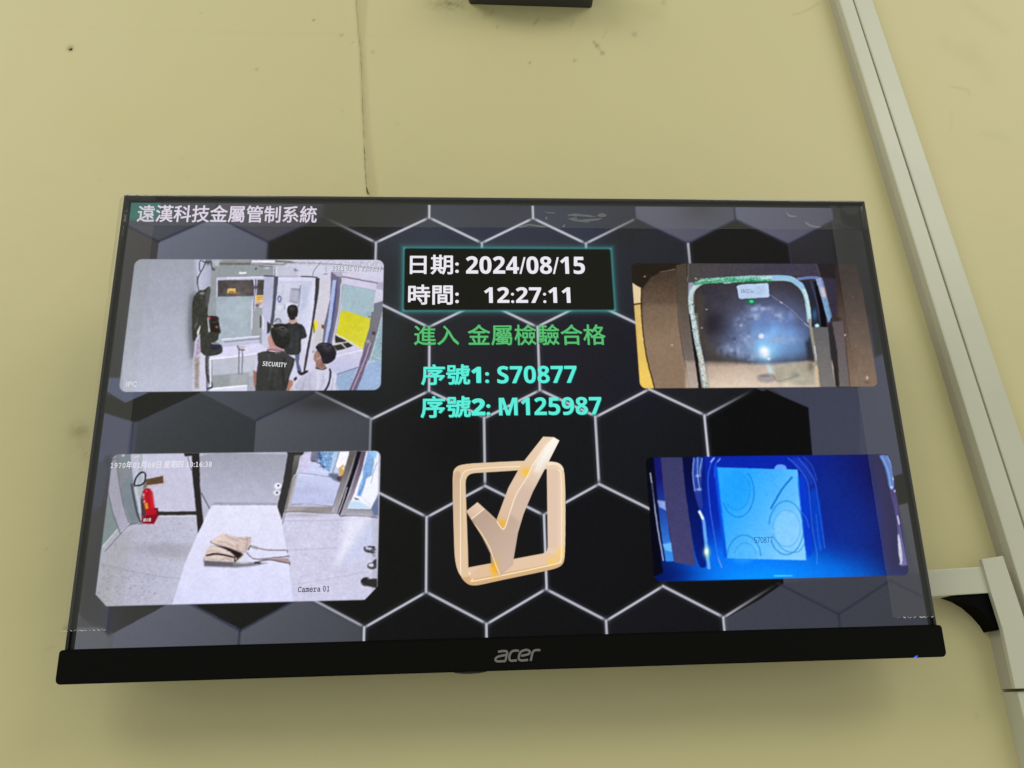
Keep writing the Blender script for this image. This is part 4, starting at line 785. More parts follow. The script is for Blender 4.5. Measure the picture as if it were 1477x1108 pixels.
    s.line([(1330, 200), (1280, 340), (1250, 480)], 8, (130, 120, 132), a=.7); s.line([(1110, 650), (1240, 770)], 6, (190, 190, 206), a=.7); s.poly([(960, 720), (1080, 720), (1240, 800), (1220, 820), (940, 825)], (186, 214, 240), 3, .8)
    s.poly([(930, 830), (1240, 830), (1340, 640), (1345, 930), (1100, 920), (840, 915)], (160, 156, 166), 1.5); s.poly([(1250, 820), (1345, 650), (1345, 900), (1290, 920)], (92, 112, 150), 2.5, .85); s.line([(930, 828), (1240, 836)], 8, (96, 90, 104), a=.8); s.line([(840, 918), (1100, 915), (1330, 940)], 12, (70, 66, 84), a=.8)
    # outlet
    s.fr(70, 620, 2.954); s.ell(977, 240, 16, 14, (232, 230, 240)); s.ell(972, 268, 15, 12, (220, 218, 232)); s.ell(980, 238, 4, 4, (30, 28, 32), soft=.7); s.ell(974, 268, 4, 4, (30, 28, 32), soft=.7)
    # floor right
    s.fr(400, 760, 9.23)
    s.poly([(950, -140), (1200, -140), (1100, 120), (950, 320), (800, 480), (850, 200)], (236, 236, 252), 14, .75); s.poly([(1080, 100), (1280, -80), (1300, 250), (1000, 480), (900, 480)], (196, 208, 238), 12, .5)
    s.line([(160, 310), (450, 298), (800, 280)], 6, (130, 130, 150), a=.55); s.line([(230, 770), (700, 690), (1200, 600)], 6, (140, 140, 160), a=.45); s.line([(80, -80), (400, -78), (900, -90)], 6, (136, 134, 150), a=.6)
    s.speck([(180, -120), (1290, -120), (1290, 980), (240, 1000)], 130, (136, 138, 160), .8, .6, 31, 2)
    s.ell(1230, 300, 80, 46, (92, 92, 104), soft=1.5); s.ell(1215, 285, 44, 26, (196, 198, 214), soft=1.5); s.line([(1160, 270), (1180, 320), (1300, 345)], 14, (54, 52, 60)); s.line([(1215, 265), (1290, 270)], 18, (40, 38, 42)); s.line([(1200, 300), (1300, 390)], 8, (60, 60, 66))
    s.ell(1260, 520, 62, 46, (70, 70, 76), soft=1.5); s.ell(1250, 510, 36, 24, (206, 206, 220), soft=1.5); s.poly([(1270, 460), (1320, 420), (1320, 560), (1280, 500)], (66, 66, 72), 1.2)
    s.ell(1180, 730, 70, 62, (48, 45, 48), soft=1.3); s.poly([(1200, 690), (1330, 690), (1330, 820), (1180, 790)], (52, 49, 50), 1.2); s.line([(1210, 690), (1260, 685)], 9, (200, 200, 206)); s.line([(1110, 740), (1200, 790), (1300, 810)], 8, (140, 140, 150), a=.7)
    s.fr(130, 645, 7.385).speck([(300, 920), (700, 770), (1120, 780), (1150, 950), (1000, 1200), (650, 1650), (60, 1650), (150, 1150)], 300, (128, 128, 144), .8, .7, 32, 2.2)
    s.line([(100, 1240), (480, 1330), (750, 1380), (960, 1400)], 6, (126, 126, 142), a=.5, soft=1.2); s.speck([(80, 1250), (480, 1300), (700, 1380), (600, 1650), (60, 1650)], 110, (110, 110, 128), .9, .8, 33, 2)
    s.fr(0, 0, 1).grain(2.5, 1.1).grain(2, 2.2, 8)
    return s.C
def a_f3(x, z, X, Y):
    a = rrect_alpha(-.2895, -.0975, -.1408, -.0352, .0045)(x, z, X, Y)
    for sx, cx in ((-1, -.2895), (1, -.0975)):     # cut corners at the foot
        d = (z+.1408)+sx*-(x-cx)-(.0085 if sx > 0 else .008); a = a*np.clip(.5+d/.0008, 0, 1)
    return a
f3 = grid_obj('bag_table_picture', -.2902, -.0968, -.1415, -.0345, 0.00046, 0.00012, draw_f3, mon, a_f3, warp=.4)

# ---------------------------------------------------------------- feed 4: blue lit card
def draw_f4(X, Y, gx, gz):
    s = Paint(X, Y, (16, 20, 80)); s.fr(880, 620, 2.954)
    s.poly([(140, 100), (1290, 90), (1290, 660), (140, 670)], (4, 40, 170), 2, c2=(26, 22, 76), ax=[(760, 300), (1180, 240)])
    s.poly([(140, 100), (400, 100), (430, 660), (140, 660)], (6, 10, 50), 3, c2=(2, 44, 170), ax=[(280, 200), (460, 260)])
    s.blob(720, 650, 400, 130, (0, 146, 255), 1, 1.6); s.blob(560, 560, 240, 120, (0, 126, 250), .9); s.blob(760, 660, 220, 70, (0, 168, 255), .8); s.blob(900, 620, 200, 100, (0, 110, 235), .6); s.blob(240, 620, 130, 60, (2, 20, 90), .7)
    s.blob(1040, 420, 160, 170, (20, 60, 160), .5); s.blob(940, 250, 90, 120, (16, 50, 140), .5)
    s.poly([(1150, 100), (1290, 95), (1290, 600), (1200, 610), (1170, 400)], (34, 26, 80), 5, .6)
    s.fr(925, 650, 7.385)
    s.poly([(30, 60), (130, 60), (140, 300), (180, 900), (230, 1300), (120, 1350), (60, 900)], (2, 4, 26), 2.5)
    s.poly([(130, 70), (205, 70), (300, 900), (350, 1180), (260, 1180), (200, 800)], (22, 26, 110), 1.5, c2=(60, 140, 232), ax=[(180, 300), (280, 1150)]); s.poly([(170, 530), (260, 540), (265, 640), (190, 600)], (160, 176, 232), 2.5, .85, tex=16, cell=1); s.poly([(225, 1000), (320, 980), (330, 1080), (250, 1060)], (120, 196, 246), 2.5, .8, tex=12, cell=1)
    s.line([(95, 240), (130, 480), (170, 800), (235, 1170)], 14, (190, 200, 226), a=.85); s.line([(110, 350), (160, 640), (250, 1175)], 9, (6, 10, 60), a=.8)
    s.poly([(205, 70), (435, 70), (470, 400), (580, 1230), (350, 1190), (290, 800), (240, 450)], (62, 62, 104), 1.6, c2=(72, 68, 112), ax=[(300, 100), (450, 1100)])
    s.poly([(435, 70), (560, 70), (545, 250), (620, 620), (680, 1100), (700, 1260), (585, 1230), (480, 500)], (2, 12, 66), 2, c2=(2, 34, 130), ax=[(500, 200), (620, 1200)], sm=2)
    s.poly([(555, 68), (670, 68), (640, 250), (640, 430), (660, 640), (610, 620), (560, 430), (540, 240)], (40, 76, 170), 2, c2=(40, 56, 150), ax=[(600, 80), (600, 600)], sm=2)
    for pts, w, c in (([(560, 80), (548, 250), (570, 430)], 12, (150, 170, 226)), ([(600, 75), (600, 270), (625, 420)], 10, (170, 190, 240)), ([(650, 80), (625, 200), (628, 270)], 8, (190, 206, 246))): s.line(pts, w, c, a=.8)
    s.blob(600, 270, 22, 14, (190, 210, 250), .8); s.blob(610, 415, 28, 14, (180, 200, 246), .8)
    s.line([(620, 650), (660, 740), (680, 900), (700, 1080), (720, 1250)], 34, (120, 180, 240), a=.85, soft=1.5); s.line([(620, 655), (655, 725)], 22, (240, 246, 250)); s.blob(697, 1085, 36, 60, (170, 220, 160), .8); s.blob(693, 1075, 20, 36, (255, 255, 255), 1)
    for pts in ([(770, 90), (735, 160), (710, 300), (730, 600), (760, 800), (810, 1100), (850, 1240)], [(830, 90), (790, 150), (780, 280)]): s.line(pts, 9, (96, 140, 236), a=.75, soft=1.3)
    s.line([(740, 120), (775, 80)], 16, (176, 196, 246), a=.8); s.line([(815, 120), (840, 85)], 12, (150, 176, 240), a=.7); s.line([(820, 1150), (855, 1245)], 14, (110, 150, 246), a=.8)
    s.poly([(780, 160), (830, 150), (905, 1000), (900, 1130), (880, 1130)], (0, 56, 196), 3, .8)
    # card
    s.fr(880, 620, 2.954)
    card = [(454, 160), (798, 170), (806, 230), (820, 400), (835, 556), (498, 548), (470, 330)]
    s.ell(726, 165, 26, 18, (100, 160, 250), soft=1.5)
    s.poly(card, (44, 164, 252), 1.2, c2=(136, 206, 255), ax=[(520, 300), (820, 480)], tex=2)
    s.poly([(440, 150), (458, 160), (500, 545), (486, 548), (460, 330)], (10, 96, 230), 1.5, .6)
    def ring(cx, cy, rx, ry, c, w, a, t0=0, t1=6.29): s.line([(cx+rx*math.cos(t), cy+ry*math.sin(t)) for t in np.linspace(t0, t1, 26)], w, c, a=a, soft=1.6)
    s.ell(538, 255, 62, 90, (20, 156, 255), a=.35, soft=9)
    s.ell(755, 420, 62, 84, (150, 208, 255), a=.5, soft=9); s.ell(565, 530, 50, 40, (80, 186, 255), a=.35, soft=8)
    ring(545, 268, 68, 104, (20, 124, 214), 5, .8, -.9, 2.7); ring(540, 255, 55, 88, (14, 130, 226), 4, .5, -.5, 2.4)
    ring(750, 418, 74, 114, (40, 134, 206), 5, .8, -3.0, 2.6); ring(752, 420, 58, 78, (60, 150, 220), 4, .5, -3.2, 2.9)
    ring(570, 545, 72, 96, (40, 130, 200), 5, .8, -3.0, -.1); ring(575, 545, 48, 62, (50, 140, 210), 4, .6, -2.8, -.3)
    s.line([(774, 204), (735, 250), (705, 300), (685, 335)], 8, (16, 110, 200), a=.85, soft=1.3); s.line([(690, 450), (740, 512), (800, 520), (830, 480)], 5, (50, 140, 206), a=.6)
    s.fr(1120, 650, 7.385); s.line([(215, 205), (240, 420), (265, 660), (290, 900), (320, 1160)], 7, (96, 170, 250), a=.5)
    s.poly([(215, 200), (330, 320), (350, 700), (400, 1100), (320, 1160), (250, 600)], (0, 66, 214), 2.5, .75, sm=2)
    for pts, c, a in (([(120, 80), (230, 180), (330, 340), (360, 620), (385, 850), (430, 1100), (430, 1210)], (110, 160, 255), .6), ([(230, 80), (330, 200), (410, 340), (450, 600), (490, 860), (515, 1040)], (90, 130, 250), .65), ([(290, 70), (380, 170), (430, 320)], (90, 120, 230), .5), ([(420, 680), (450, 950), (470, 1050)], (110, 170, 255), .55), ([(270, 660), (320, 730), (345, 820)], (90, 140, 250), .6)):
        s.line(pts, 10, c, a=a, soft=1.6)
    s.poly([(340, 400), (450, 400), (515, 1050), (430, 1090), (370, 800)], (0, 92, 234), 4, .45, sm=2); s.poly([(110, 80), (300, 75), (420, 330), (350, 400), (300, 260)], (40, 84, 214), 6, .4, sm=2)
    # right rail
    s.poly([(1080, 45), (1195, 48), (1240, 200), (1260, 420), (1200, 420), (1170, 230), (1130, 120)], (96, 130, 200), 2, sm=2); s.line([(1120, 70), (1190, 220), (1215, 400)], 10, (160, 196, 246), a=.7); s.line([(1180, 55), (1230, 180)], 14, (130, 170, 236), a=.7)
    s.poly([(1200, 420), (1285, 430), (1300, 700), (1395, 1220), (1330, 1230), (1280, 760), (1250, 600)], (70, 60, 120), 1.6, c2=(112, 104, 170), ax=[(1250, 450), (1350, 1200)]); s.poly([(1285, 880), (1310, 900), (1350, 1160), (1320, 1220), (1300, 1100)], (206, 206, 226), 1.6, tex=16, cell=1.2, sm=2); s.line([(1290, 700), (1305, 780)], 18, (216, 220, 240), a=.8)
    for q in ((1245, 300), (1228, 392), (1260, 430), (1322, 1205)): s.blob(*q, 12, 14, (226, 236, 255), .95)
    s.poly([(1030, 50), (1070, 50), (1180, 420), (1210, 900), (1250, 1400), (1170, 1400), (1120, 700)], (44, 36, 84), 5, .5)
    s.fr(880, 620, 2.954); s.line([(700, 622), (775, 622)], 4, (120, 220, 255), a=.9); s.line([(200, 650), (1180, 632)], 5, (10, 170, 255), a=.35, soft=2)
    s.fr(0, 0, 1).grain(2, 1.2).grain(2, 2.5, 8)
    return s.C
f4 = grid_obj('blue_card_picture', .1002, .2922, -.1340, -.0418, 0.00046, 0.00012, draw_f4, mon, rrect_alpha(.1008, .2913, -.1333, -.0428, .0045), warp=.35)

# ---------------------------------------------------------------- golden tick in a box
def tick_cov(X, Y):
    return None
def draw_tick(X, Y, gx, gz, want='c'):
    s = Paint(X, Y, (0, 0, 0)); s.fr(560, 590, 3.6925)
    def band(outer, inner, c, **k): s.poly(outer, c, **k)
    T, D, Lt = (226, 196, 160), (176, 148, 124), (255, 236, 206)
    OUT = [(340, 350), (355, 310), (400, 292), (560, 283), (730, 275), (870, 278), (920, 290), (942, 335), (945, 560), (942, 800), (925, 835), (880, 855), (600, 912), (470, 942), (430, 938), (400, 915), (355, 840), (348, 650)]
    s.poly(OUT, T, c2=(234, 208, 174), ax=[(350, 600), (940, 600)], sm=2)
    s.poly([(340, 350), (380, 320), (395, 400), (400, 880), (355, 840), (348, 650)], (206, 176, 144), 1, c2=(224, 196, 162), ax=[(350, 350), (350, 800)], sm=2)
    s.poly([(380, 900), (940, 800), (925, 835), (880, 855), (470, 942), (430, 938)], (214, 176, 130), 1)
    # inner faces and opening handled below
    s.line([(385, 380), (398, 345), (430, 325), (560, 312), (740, 305), (880, 292)], 5, Lt, a=.9); s.line([(385, 380), (385, 880)], 6, Lt, a=.9)
    s.poly([(845, 320), (925, 320), (928, 790), (850, 760)], (232, 204, 182), 1); s.poly([(850, 320), (905, 325), (900, 745), (850, 740)], (226, 198, 176), 2)
    s.poly([(425, 850), (850, 765), (930, 790), (920, 815), (450, 905), (425, 880)], (230, 198, 168), 1); s.poly([(850, 800), (890, 790), (900, 815), (855, 830)], (250, 206, 90), 9, .9); s.poly([(905, 745), (930, 740), (925, 790), (900, 780)], (252, 206, 90), 9, .9)
    s.line([(430, 870), (450, 905), (480, 912), (880, 828), (915, 808), (922, 770), (922, 380), (905, 325)], 7, (255, 232, 190), a=.95); s.line([(850, 290), (900, 292), (930, 320)], 16, (255, 244, 226), a=.6, soft=4)
    # tick
    s.poly([(430, 890), (445, 906), (540, 890), (580, 885), (545, 800), (548, 790)], (226, 192, 158), 1)
    s.poly([(415, 545), (475, 497), (512, 530), (545, 570), (577, 590), (600, 520), (640, 420), (690, 330), (727, 272), (825, 147), (882, 150), (912, 168), (855, 280), (770, 440), (720, 560), (690, 660), (662, 830), (592, 888), (550, 838), (545, 770), (500, 680), (450, 600)], (190, 164, 144), 1, c2=(218, 194, 176), ax=[(480, 820), (760, 380)])
    s.poly([(577, 590), (600, 520), (640, 420), (690, 330), (727, 272), (825, 147), (882, 150), (843, 190), (775, 290), (735, 370), (680, 460), (645, 560), (615, 642)], (236, 208, 180), 1, c2=(220, 188, 162), ax=[(840, 170), (620, 600)])
    s.poly([(882, 150), (912, 168), (855, 280), (795, 385), (770, 440), (720, 560), (690, 662), (600, 660), (615, 642), (645, 560), (680, 460), (735, 370), (775, 290), (843, 190)], (255, 244, 228), 1, c2=(214, 188, 168), ax=[(880, 180), (740, 440)])
    s.poly([(840, 200), (880, 165), (860, 240), (800, 330), (770, 330)], (255, 255, 250), 12, .7)
    s.blob(735, 335, 30, 26, (250, 192, 60), .9); s.poly([(770, 300), (790, 300), (750, 370), (735, 368)], (234, 208, 184), 3, .8); s.blob(606, 612, 26, 24, (250, 180, 30), .9)
    s.poly([(438, 590), (512, 530), (577, 590), (615, 642), (645, 560), (700, 600), (690, 662), (662, 830), (592, 888), (550, 838), (545, 770), (500, 680), (450, 600)], (188, 162, 144), 7, .9, c2=(208, 182, 164), ax=[(480, 620), (650, 820)])
    s.line([(845, 188), (775, 290), (735, 370), (680, 460), (645, 560), (615, 640), (580, 600)], 6, (255, 234, 204), a=.9)
    s.poly([(415, 545), (475, 497), (512, 530), (438, 590)], (232, 204, 178), 1, c2=(216, 186, 160), ax=[(480, 510), (430, 570)]); s.line([(438, 590), (512, 532)], 5, (255, 238, 214), a=.9)
    s.poly([(415, 545), (438, 590), (460, 600), (510, 680), (560, 780), (592, 888), (550, 838), (545, 770), (500, 680), (450, 610)], (176, 146, 122), 1.2); s.blob(566, 850, 20, 40, (250, 182, 24), .95)
    s.line([(425, 578), (480, 640), (535, 730), (565, 810), (592, 882)], 6, (255, 228, 186), a=.9)
    return s.C
def a_tick(x, z, X, Y):
    def cov(polys):
        s = Paint(X, Y, (0, 0, 0)); s.fr(560, 590, 3.6925)
        for p, v in polys: s.poly(p, (v, v, v), soft=.9, sm=2 if p[0] == (340, 350) else 0)
        return s.C[:, 0]
    OUT = [(340, 350), (355, 310), (400, 292), (560, 283), (730, 275), (870, 278), (920, 290), (942, 335), (945, 560), (942, 800), (925, 835), (880, 855), (600, 912), (470, 942), (430, 938), (400, 915), (355, 840), (348, 650)]
    HOLE = [(411, 400), (413, 378), (422, 358), (438, 346), (460, 341), (700, 326), (845, 320), (850, 735), (845, 757), (825, 770), (426, 845), (424, 760)]
    TICK = [(415, 545), (475, 497), (512, 530), (577, 590), (640, 420), (690, 330), (727, 272), (825, 147), (882, 150), (912, 168), (855, 280), (770, 440), (720, 560), (690, 660), (662, 830), (592, 888), (550, 838), (545, 770), (500, 680), (450, 600)]
    return cov([(OUT, 1.), (HOLE, 0.), (TICK, 1.)])
grid_obj('golden_tick_symbol', -.0445, .0445, -.150, -.0225, 0.00042, 0.00012, draw_tick, mon, a_tick)
# dark date box
def a_box(x, z, X, Y): return rrect_alpha(-.0824, .0848, .0760, .1296, .0022, .0005)(x, z, X, Y)
bx = np.array([583.5, 882.5, 886.5, 584.0]); by = np.array([358., 359., 447.5, 448.])
grid_obj('date_panel', -.0832, .0856, .0752, .1304, 0.0008, 0.0001, lambda X, Y, gx, gz: Paint(X, Y, (27, 27, 20)).grain(1.5, 2).C, mon, a_box)

# ---------------------------------------------------------------- writing on the display
def text_mesh(name, body, x0, z0, x1, z1, mat, parent, off, bold=0.0, shear=0.0, sp=1.0, rot=0.0, fit=True):
    cu = bpy.data.curves.new('t', 'FONT'); cu.body = body; cu.size = 1; cu.shear = shear; cu.resolution_u = 3; cu.space_character = sp
    o = bpy.data.objects.new('t', cu); COL.objects.link(o)
    dg = bpy.context.evaluated_depsgraph_get(); me = bpy.data.meshes.new_from_object(o.evaluated_get(dg)); bpy.data.objects.remove(o)
    n = len(me.vertices); co = np.zeros(n*3); me.vertices.foreach_get('co', co); co = co.reshape(-1, 3)
    lo, hi = co.min(0), co.max(0); u = (co[:, 0]-lo[0])/(hi[0]-lo[0])-.5; v = (co[:, 1]-lo[1])/(hi[1]-lo[1])-.5
    X, Z = u*(x1-x0), v*(z1-z0); c, s_ = math.cos(rot), math.sin(rot)
    new = np.stack([(x0+x1)/2+X*c-Z*s_, np.full(n, -off), (z0+z1)/2+X*s_+Z*c], -1)
    tris = [tuple(p.vertices) for p in me.polygons]; bpy.data.meshes.remove(me)
    r = bold*abs(z1-z0); V, F = [new], list(tris)
    if r > 0:
        for k in range(10):
            t = 2*math.pi*k/10; q = new.copy(); q[:, 0] += r*math.cos(t); q[:, 2] += r*math.sin(t); q[:, 1] += 4e-6*(k+1)
            V.append(q); F += [tuple(i+n*(k+1) for i in f) for f in tris]
    me = bpy.data.meshes.new(name); me.from_pydata(np.concatenate(V).tolist(), [], F); me.update(); me.materials.append(mat)
    return put(bpy.data.objects.new(name, me), parent)
def boldfig(t):     # sans bold figures and capitals that the built-in font set carries
    return ''.join(chr(0x1D7EC+int(c)) if c.isdigit() else chr(0x1D5D4+ord(c)-65) if 'A' <= c <= 'Z' else c for c in t)
def sansfig(t): return ''.join(chr(0x1D7E2+int(c)) if c.isdigit() else chr(0x1D5A0+ord(c)-65) if 'A' <= c <= 'Z' else c for c in t)
def monofig(t): return ''.join(chr(0x1D7F6+int(c)) if c.isdigit() else chr(0x1D670+ord(c)-65) if 'A' <= c <= 'Z' else chr(0x1D68A+ord(c)-97) if 'a' <= c <= 'z' else c for c in t)
def ptext(name, body, l, t, r, b, mat, off=0.00022, bold=0.02, parent=None, **k):
    xs, _ = S(np.array([l, r]), np.array([(t+b)/2]*2)); _, zs = S(np.array([(l+r)/2]*2), np.array([b, t]))
    return text_mesh(name, body, xs[0], zs[0], xs[1], zs[1], mat, parent or mon, off, bold, **k)
MW = glow('white_letters', (236, 232, 240)); MT = glow('lilac_white_letters', (226, 216, 236))
MG = glow('green_letters', (88, 190, 112)); MCY = glow('cyan_letters', (92, 238, 218)); MSH = glow('dark_teal_letters', (24, 110, 104)); MGD = glow('dark_green_letters', (30, 84, 52))
ptext('title_text', '遠漢科技金屬管制系統', 198.8, 296.8, 456.8, 320.8, MT, bold=.016)
ptext('date_text', '日期:', 591.8, 368.2, 661.2, 395.6, MW, bold=.02); ptext('date_text', boldfig('2024/08/15'), 672.3, 370.2, 843.2, 395.2, MW, bold=.008)
ptext('time_text', '時間:', 589.3, 411.2, 661.2, 439.2, MW, bold=.02); ptext('time_text', boldfig('12:27:11'), 698.5, 414.6, 822.4, 437.2, MW, bold=.008)
for d, ma, mb, o in ((0, MG, MCY, .00022), (.9, MGD, MSH, .00017)):
    nm = 'text' if d == 0 else 'text_shadow'
    ptext('status_'+nm, '進入', 597.5+d, 469.8+d, 661.8+d, 497.6+d, ma, o, .012); ptext('status_'+nm, '金屬檢驗合格', 675.0+d, 468.4+d, 872.8+d, 497.8+d, ma, o, .012)
    ptext('serial_'+nm, '序號'+boldfig('1:'), 608.3+d, 526.2+d, 704.6+d, 554.6+d, mb, o, .026); ptext('serial_'+nm, boldfig('S70877'), 717.2+d, 527.9+d, 831.6+d, 552.8+d, mb, o, .006)
    ptext('serial_'+nm, '序號'+boldfig('2:'), 607.5+d, 572.0+d, 706.5+d, 601.8+d, mb, o, .026); ptext('serial_'+nm, boldfig('M125987'), 719.6+d, 573.2+d, 867.5+d, 598.8+d, mb, o, .006)
MV = glow('vest_letters', (222, 222, 226)); MO = glow('osd_white', (232, 232, 240)); MDK = glow('osd_dark', (58, 56, 70)); MDB = glow('osd_blue', (10, 70, 150)); MGR = glow('osd_grey', (120, 122, 140)); MST = glow('sticker_grey', (96, 110, 140))
ptext('vest_text', boldfig('SECURITY'), 379, 522.4, 413.6, 529.0, MV, parent=f1, off=.0002, bold=0, rot=-.075)
ptext('camera_text', 'IPC', 182.6, 550.6, 197.2, 557.8, MO, parent=f1, off=.0002, bold=.01)
ptext('stamp_text', monofig('2023 01 01 23:48:07'), 478.8, 383.6, 550, 390.6, MO, parent=f1, off=.0002, bold=.004, rot=-.015)
ptext('stamp_shadow', monofig('2023 01 01 23:48:07'), 479.4, 384.3, 550.6, 391.3, MGR, parent=f1, off=.00017, bold=.03, rot=-.015)
ptext('stamp_text', monofig('1970')+'年'+monofig('01')+'月'+monofig('08')+'日 星期四 '+monofig('10:16:38'), 160.2, 664.6, 305.4, 675.2, MO, parent=f3, off=.0002, bold=.012)
ptext('camera_text', monofig('Camera 01'), 430.0, 845.6, 475.2, 853.8, MDK, parent=f3, off=.0002, bold=.02)
ptext('label_text', '滅火器', 206.8, 747.4, 218, 752.4, MV, parent=f3, off=.0002, bold=.01)
ptext('card_text', sansfig('S70877'), 1087.8, 774.6, 1114.6, 783.2, MDB, parent=f4, off=.0002, bold=0)
ptext('sticker_text', 'M125987', 1068.5, 417.5, 1086.5, 423.0, MST, parent=f4, off=.0002, bold=0, rot=math.pi-.06).parent = [o for o in mon.children if o.name.startswith('scanner')][0]

# ================================================================ TAPE STRIPS (lie over the bezel and the screen's edge)
def jag(a, b, n, amp):     # serrated cut from a to b
    a, b = np.array(a, float), np.array(b, float); v = b-a; nn = np.array([-v[1], v[0]])/np.linalg.norm(v)
    return [tuple(a+v*t+nn*(amp if i % 2 else -amp*.3)*rng.uniform(.5, 1.2)) for i, t in enumerate(np.linspace(0, 1, n))]
TPO = 0.0027
def tape(label, rect, ends):
    x0, x1, z0, z1 = rect
    t = put(bpy.data.objects.new('adhesive_tape', None)); t.rotation_euler = (TILT, 0, 0); tag(t, label, 'tape', 'clear tape strips stuck over the monitor edge')
    bot = jag((x0, z0), (x1, z0), 22, .0006) if 'b' in ends else [(x0, z0), (x1, z0)]
    top = jag((x1, z1), (x0, z1), 22, .0006) if 't' in ends else [(x1, z1), (x0, z1)]
    if 'r' in ends: pass
    P = bot+top
    # film follows screen, rises onto the lip and hangs over its outer side
    nx = 60; nz = 60
    bm = bmesh.new()
    geo = bmesh.new(); vs = [geo.verts.new((p[0], 0, p[1])) for p in P]; geo.faces.new(vs)
    for k in range(1, 16):
        for ax, lo, hi in ((0, x0, x1), (2, z0, z1)):
            c = lo+(hi-lo)*k/16; pl = [0, 0, 0]; nr = [0, 0, 0]; pl[ax] = c; nr[ax] = 1
            bmesh.ops.bisect_plane(geo, geom=geo.verts[:]+geo.edges[:]+geo.faces[:], plane_co=pl, plane_no=nr)
    for xx in (-HX, -HX+.002, -HX+.0035, -HX-.0015, HX, HX-.002, HX-.0035, HX+.0015):
        bmesh.ops.bisect_plane(geo, geom=geo.verts[:]+geo.edges[:]+geo.faces[:], plane_co=(xx, 0, 0), plane_no=(1, 0, 0))
    for zz in (ZT, ZT-.002, ZT-.0035):
        bmesh.ops.bisect_plane(geo, geom=geo.verts[:]+geo.edges[:]+geo.faces[:], plane_co=(0, 0, zz), plane_no=(0, 0, 1))
    for v in geo.verts:
        d = min(HX-abs(v.co.x), ZT-v.co.z)      # distance inside the outer edge
        h = 0.0006 if d > .0035 else (0.0006+(0.0035-d)/.0015*.0019 if d > .002 else 0.0025)
        if d < 0: h = 0.0025+d*.9
        v.co.y = -h-0.0002*math.sin(v.co.x*310+v.co.z*140)-0.0001*rng.uniform()*(d < .004)
    bm.free()
    o = bm_obj('film', geo, M_TAPE, t, True)
    # glinting torn teeth
    tb = bmesh.new()
    for side, E in (('b', bot), ('t', top)):
        if side in ends:
            for (ax, az), (bx_, bz) in zip(E, E[1:]):
                if rng.uniform() < .42: continue
                dm = min(HX-abs((ax+bx_)/2), ZT-(az+bz)/2); y = -0.0009 if dm > .0035 else -0.0028
                w = rng.uniform(.0001, .00032); c = [(ax, y, az-w), (bx_, y-.0001, bz-w), (bx_, y-.0003, bz+w), (ax, y-.0002, az+w)]
                tb.faces.new([tb.verts.new(q) for q in c])
    if len(tb.faces): bm_obj('torn_edge', tb, M_JAG, t)['kind'] = 'stuff'
    else: tb.free()
    return t
tape('clear tape strip down the left edge of the monitor, torn jagged near the bottom corner', (-0.3092, -0.2795, -0.1565, 0.1735), 'bt')
tape('clear tape strip along the top edge of the monitor with wrinkled bubbles', (-0.3025, 0.3030, 0.1478, 0.1745), '')
tape('clear tape strip down the right edge of the monitor ending just above the chin', (0.2735, 0.3055, -0.1630, 0.1700), 'b')
# air bubbles and residue under the top tape
def blobs(name, polys, off, mat, parent):
    for i, p in enumerate(polys):
        bm = bmesh.new(); p = np.array(p, float); x, z = S(p[:, 0], p[:, 1]); bm.faces.new([bm.verts.new((float(a), -off-i*4e-5, float(b))) for a, b in zip(x, z)])
        bmesh.ops.triangulate(bm, faces=bm.faces); bm_obj(name, bm, mat, parent)
tp2 = [o for o in bpy.data.objects if o.name.startswith('adhesive_tape')][1]
def fz(pts, ox=780, oy=285, k=6.714): return [(ox+a/k, oy+b/k) for a, b in pts]
blobs('air_bubble', [fz([(255, 172), (330, 160), (480, 178), (545, 192), (470, 196), (350, 184), (270, 186)]),
                     fz([(560, 165), (600, 157), (636, 175), (620, 195), (575, 195), (540, 185)]),
                     fz([(250, 212), (320, 200), (345, 222), (460, 215), (600, 205), (560, 226), (470, 236), (460, 250), (330, 236)]),
                     fz([(325, 180), (336, 178), (352, 218), (342, 222)]),
                     fz([(20, 140), (80, 152), (138, 150), (130, 162), (70, 160)]), fz([(38, 200), (55, 190), (64, 215), (48, 224)]), fz([(205, 290), (225, 262), (236, 285), (222, 298)]),
                     [(1132, 306), (1138, 311), (1149, 313), (1146, 315), (1136, 314)], [(1160, 320), (1170, 326), (1184, 328), (1180, 330), (1168, 329), (1161, 324)],
                     [(746, 329), (762, 324), (792, 328), (782, 329.5), (764, 327), (750, 330)]], 0.0010, M_RES, tp2)

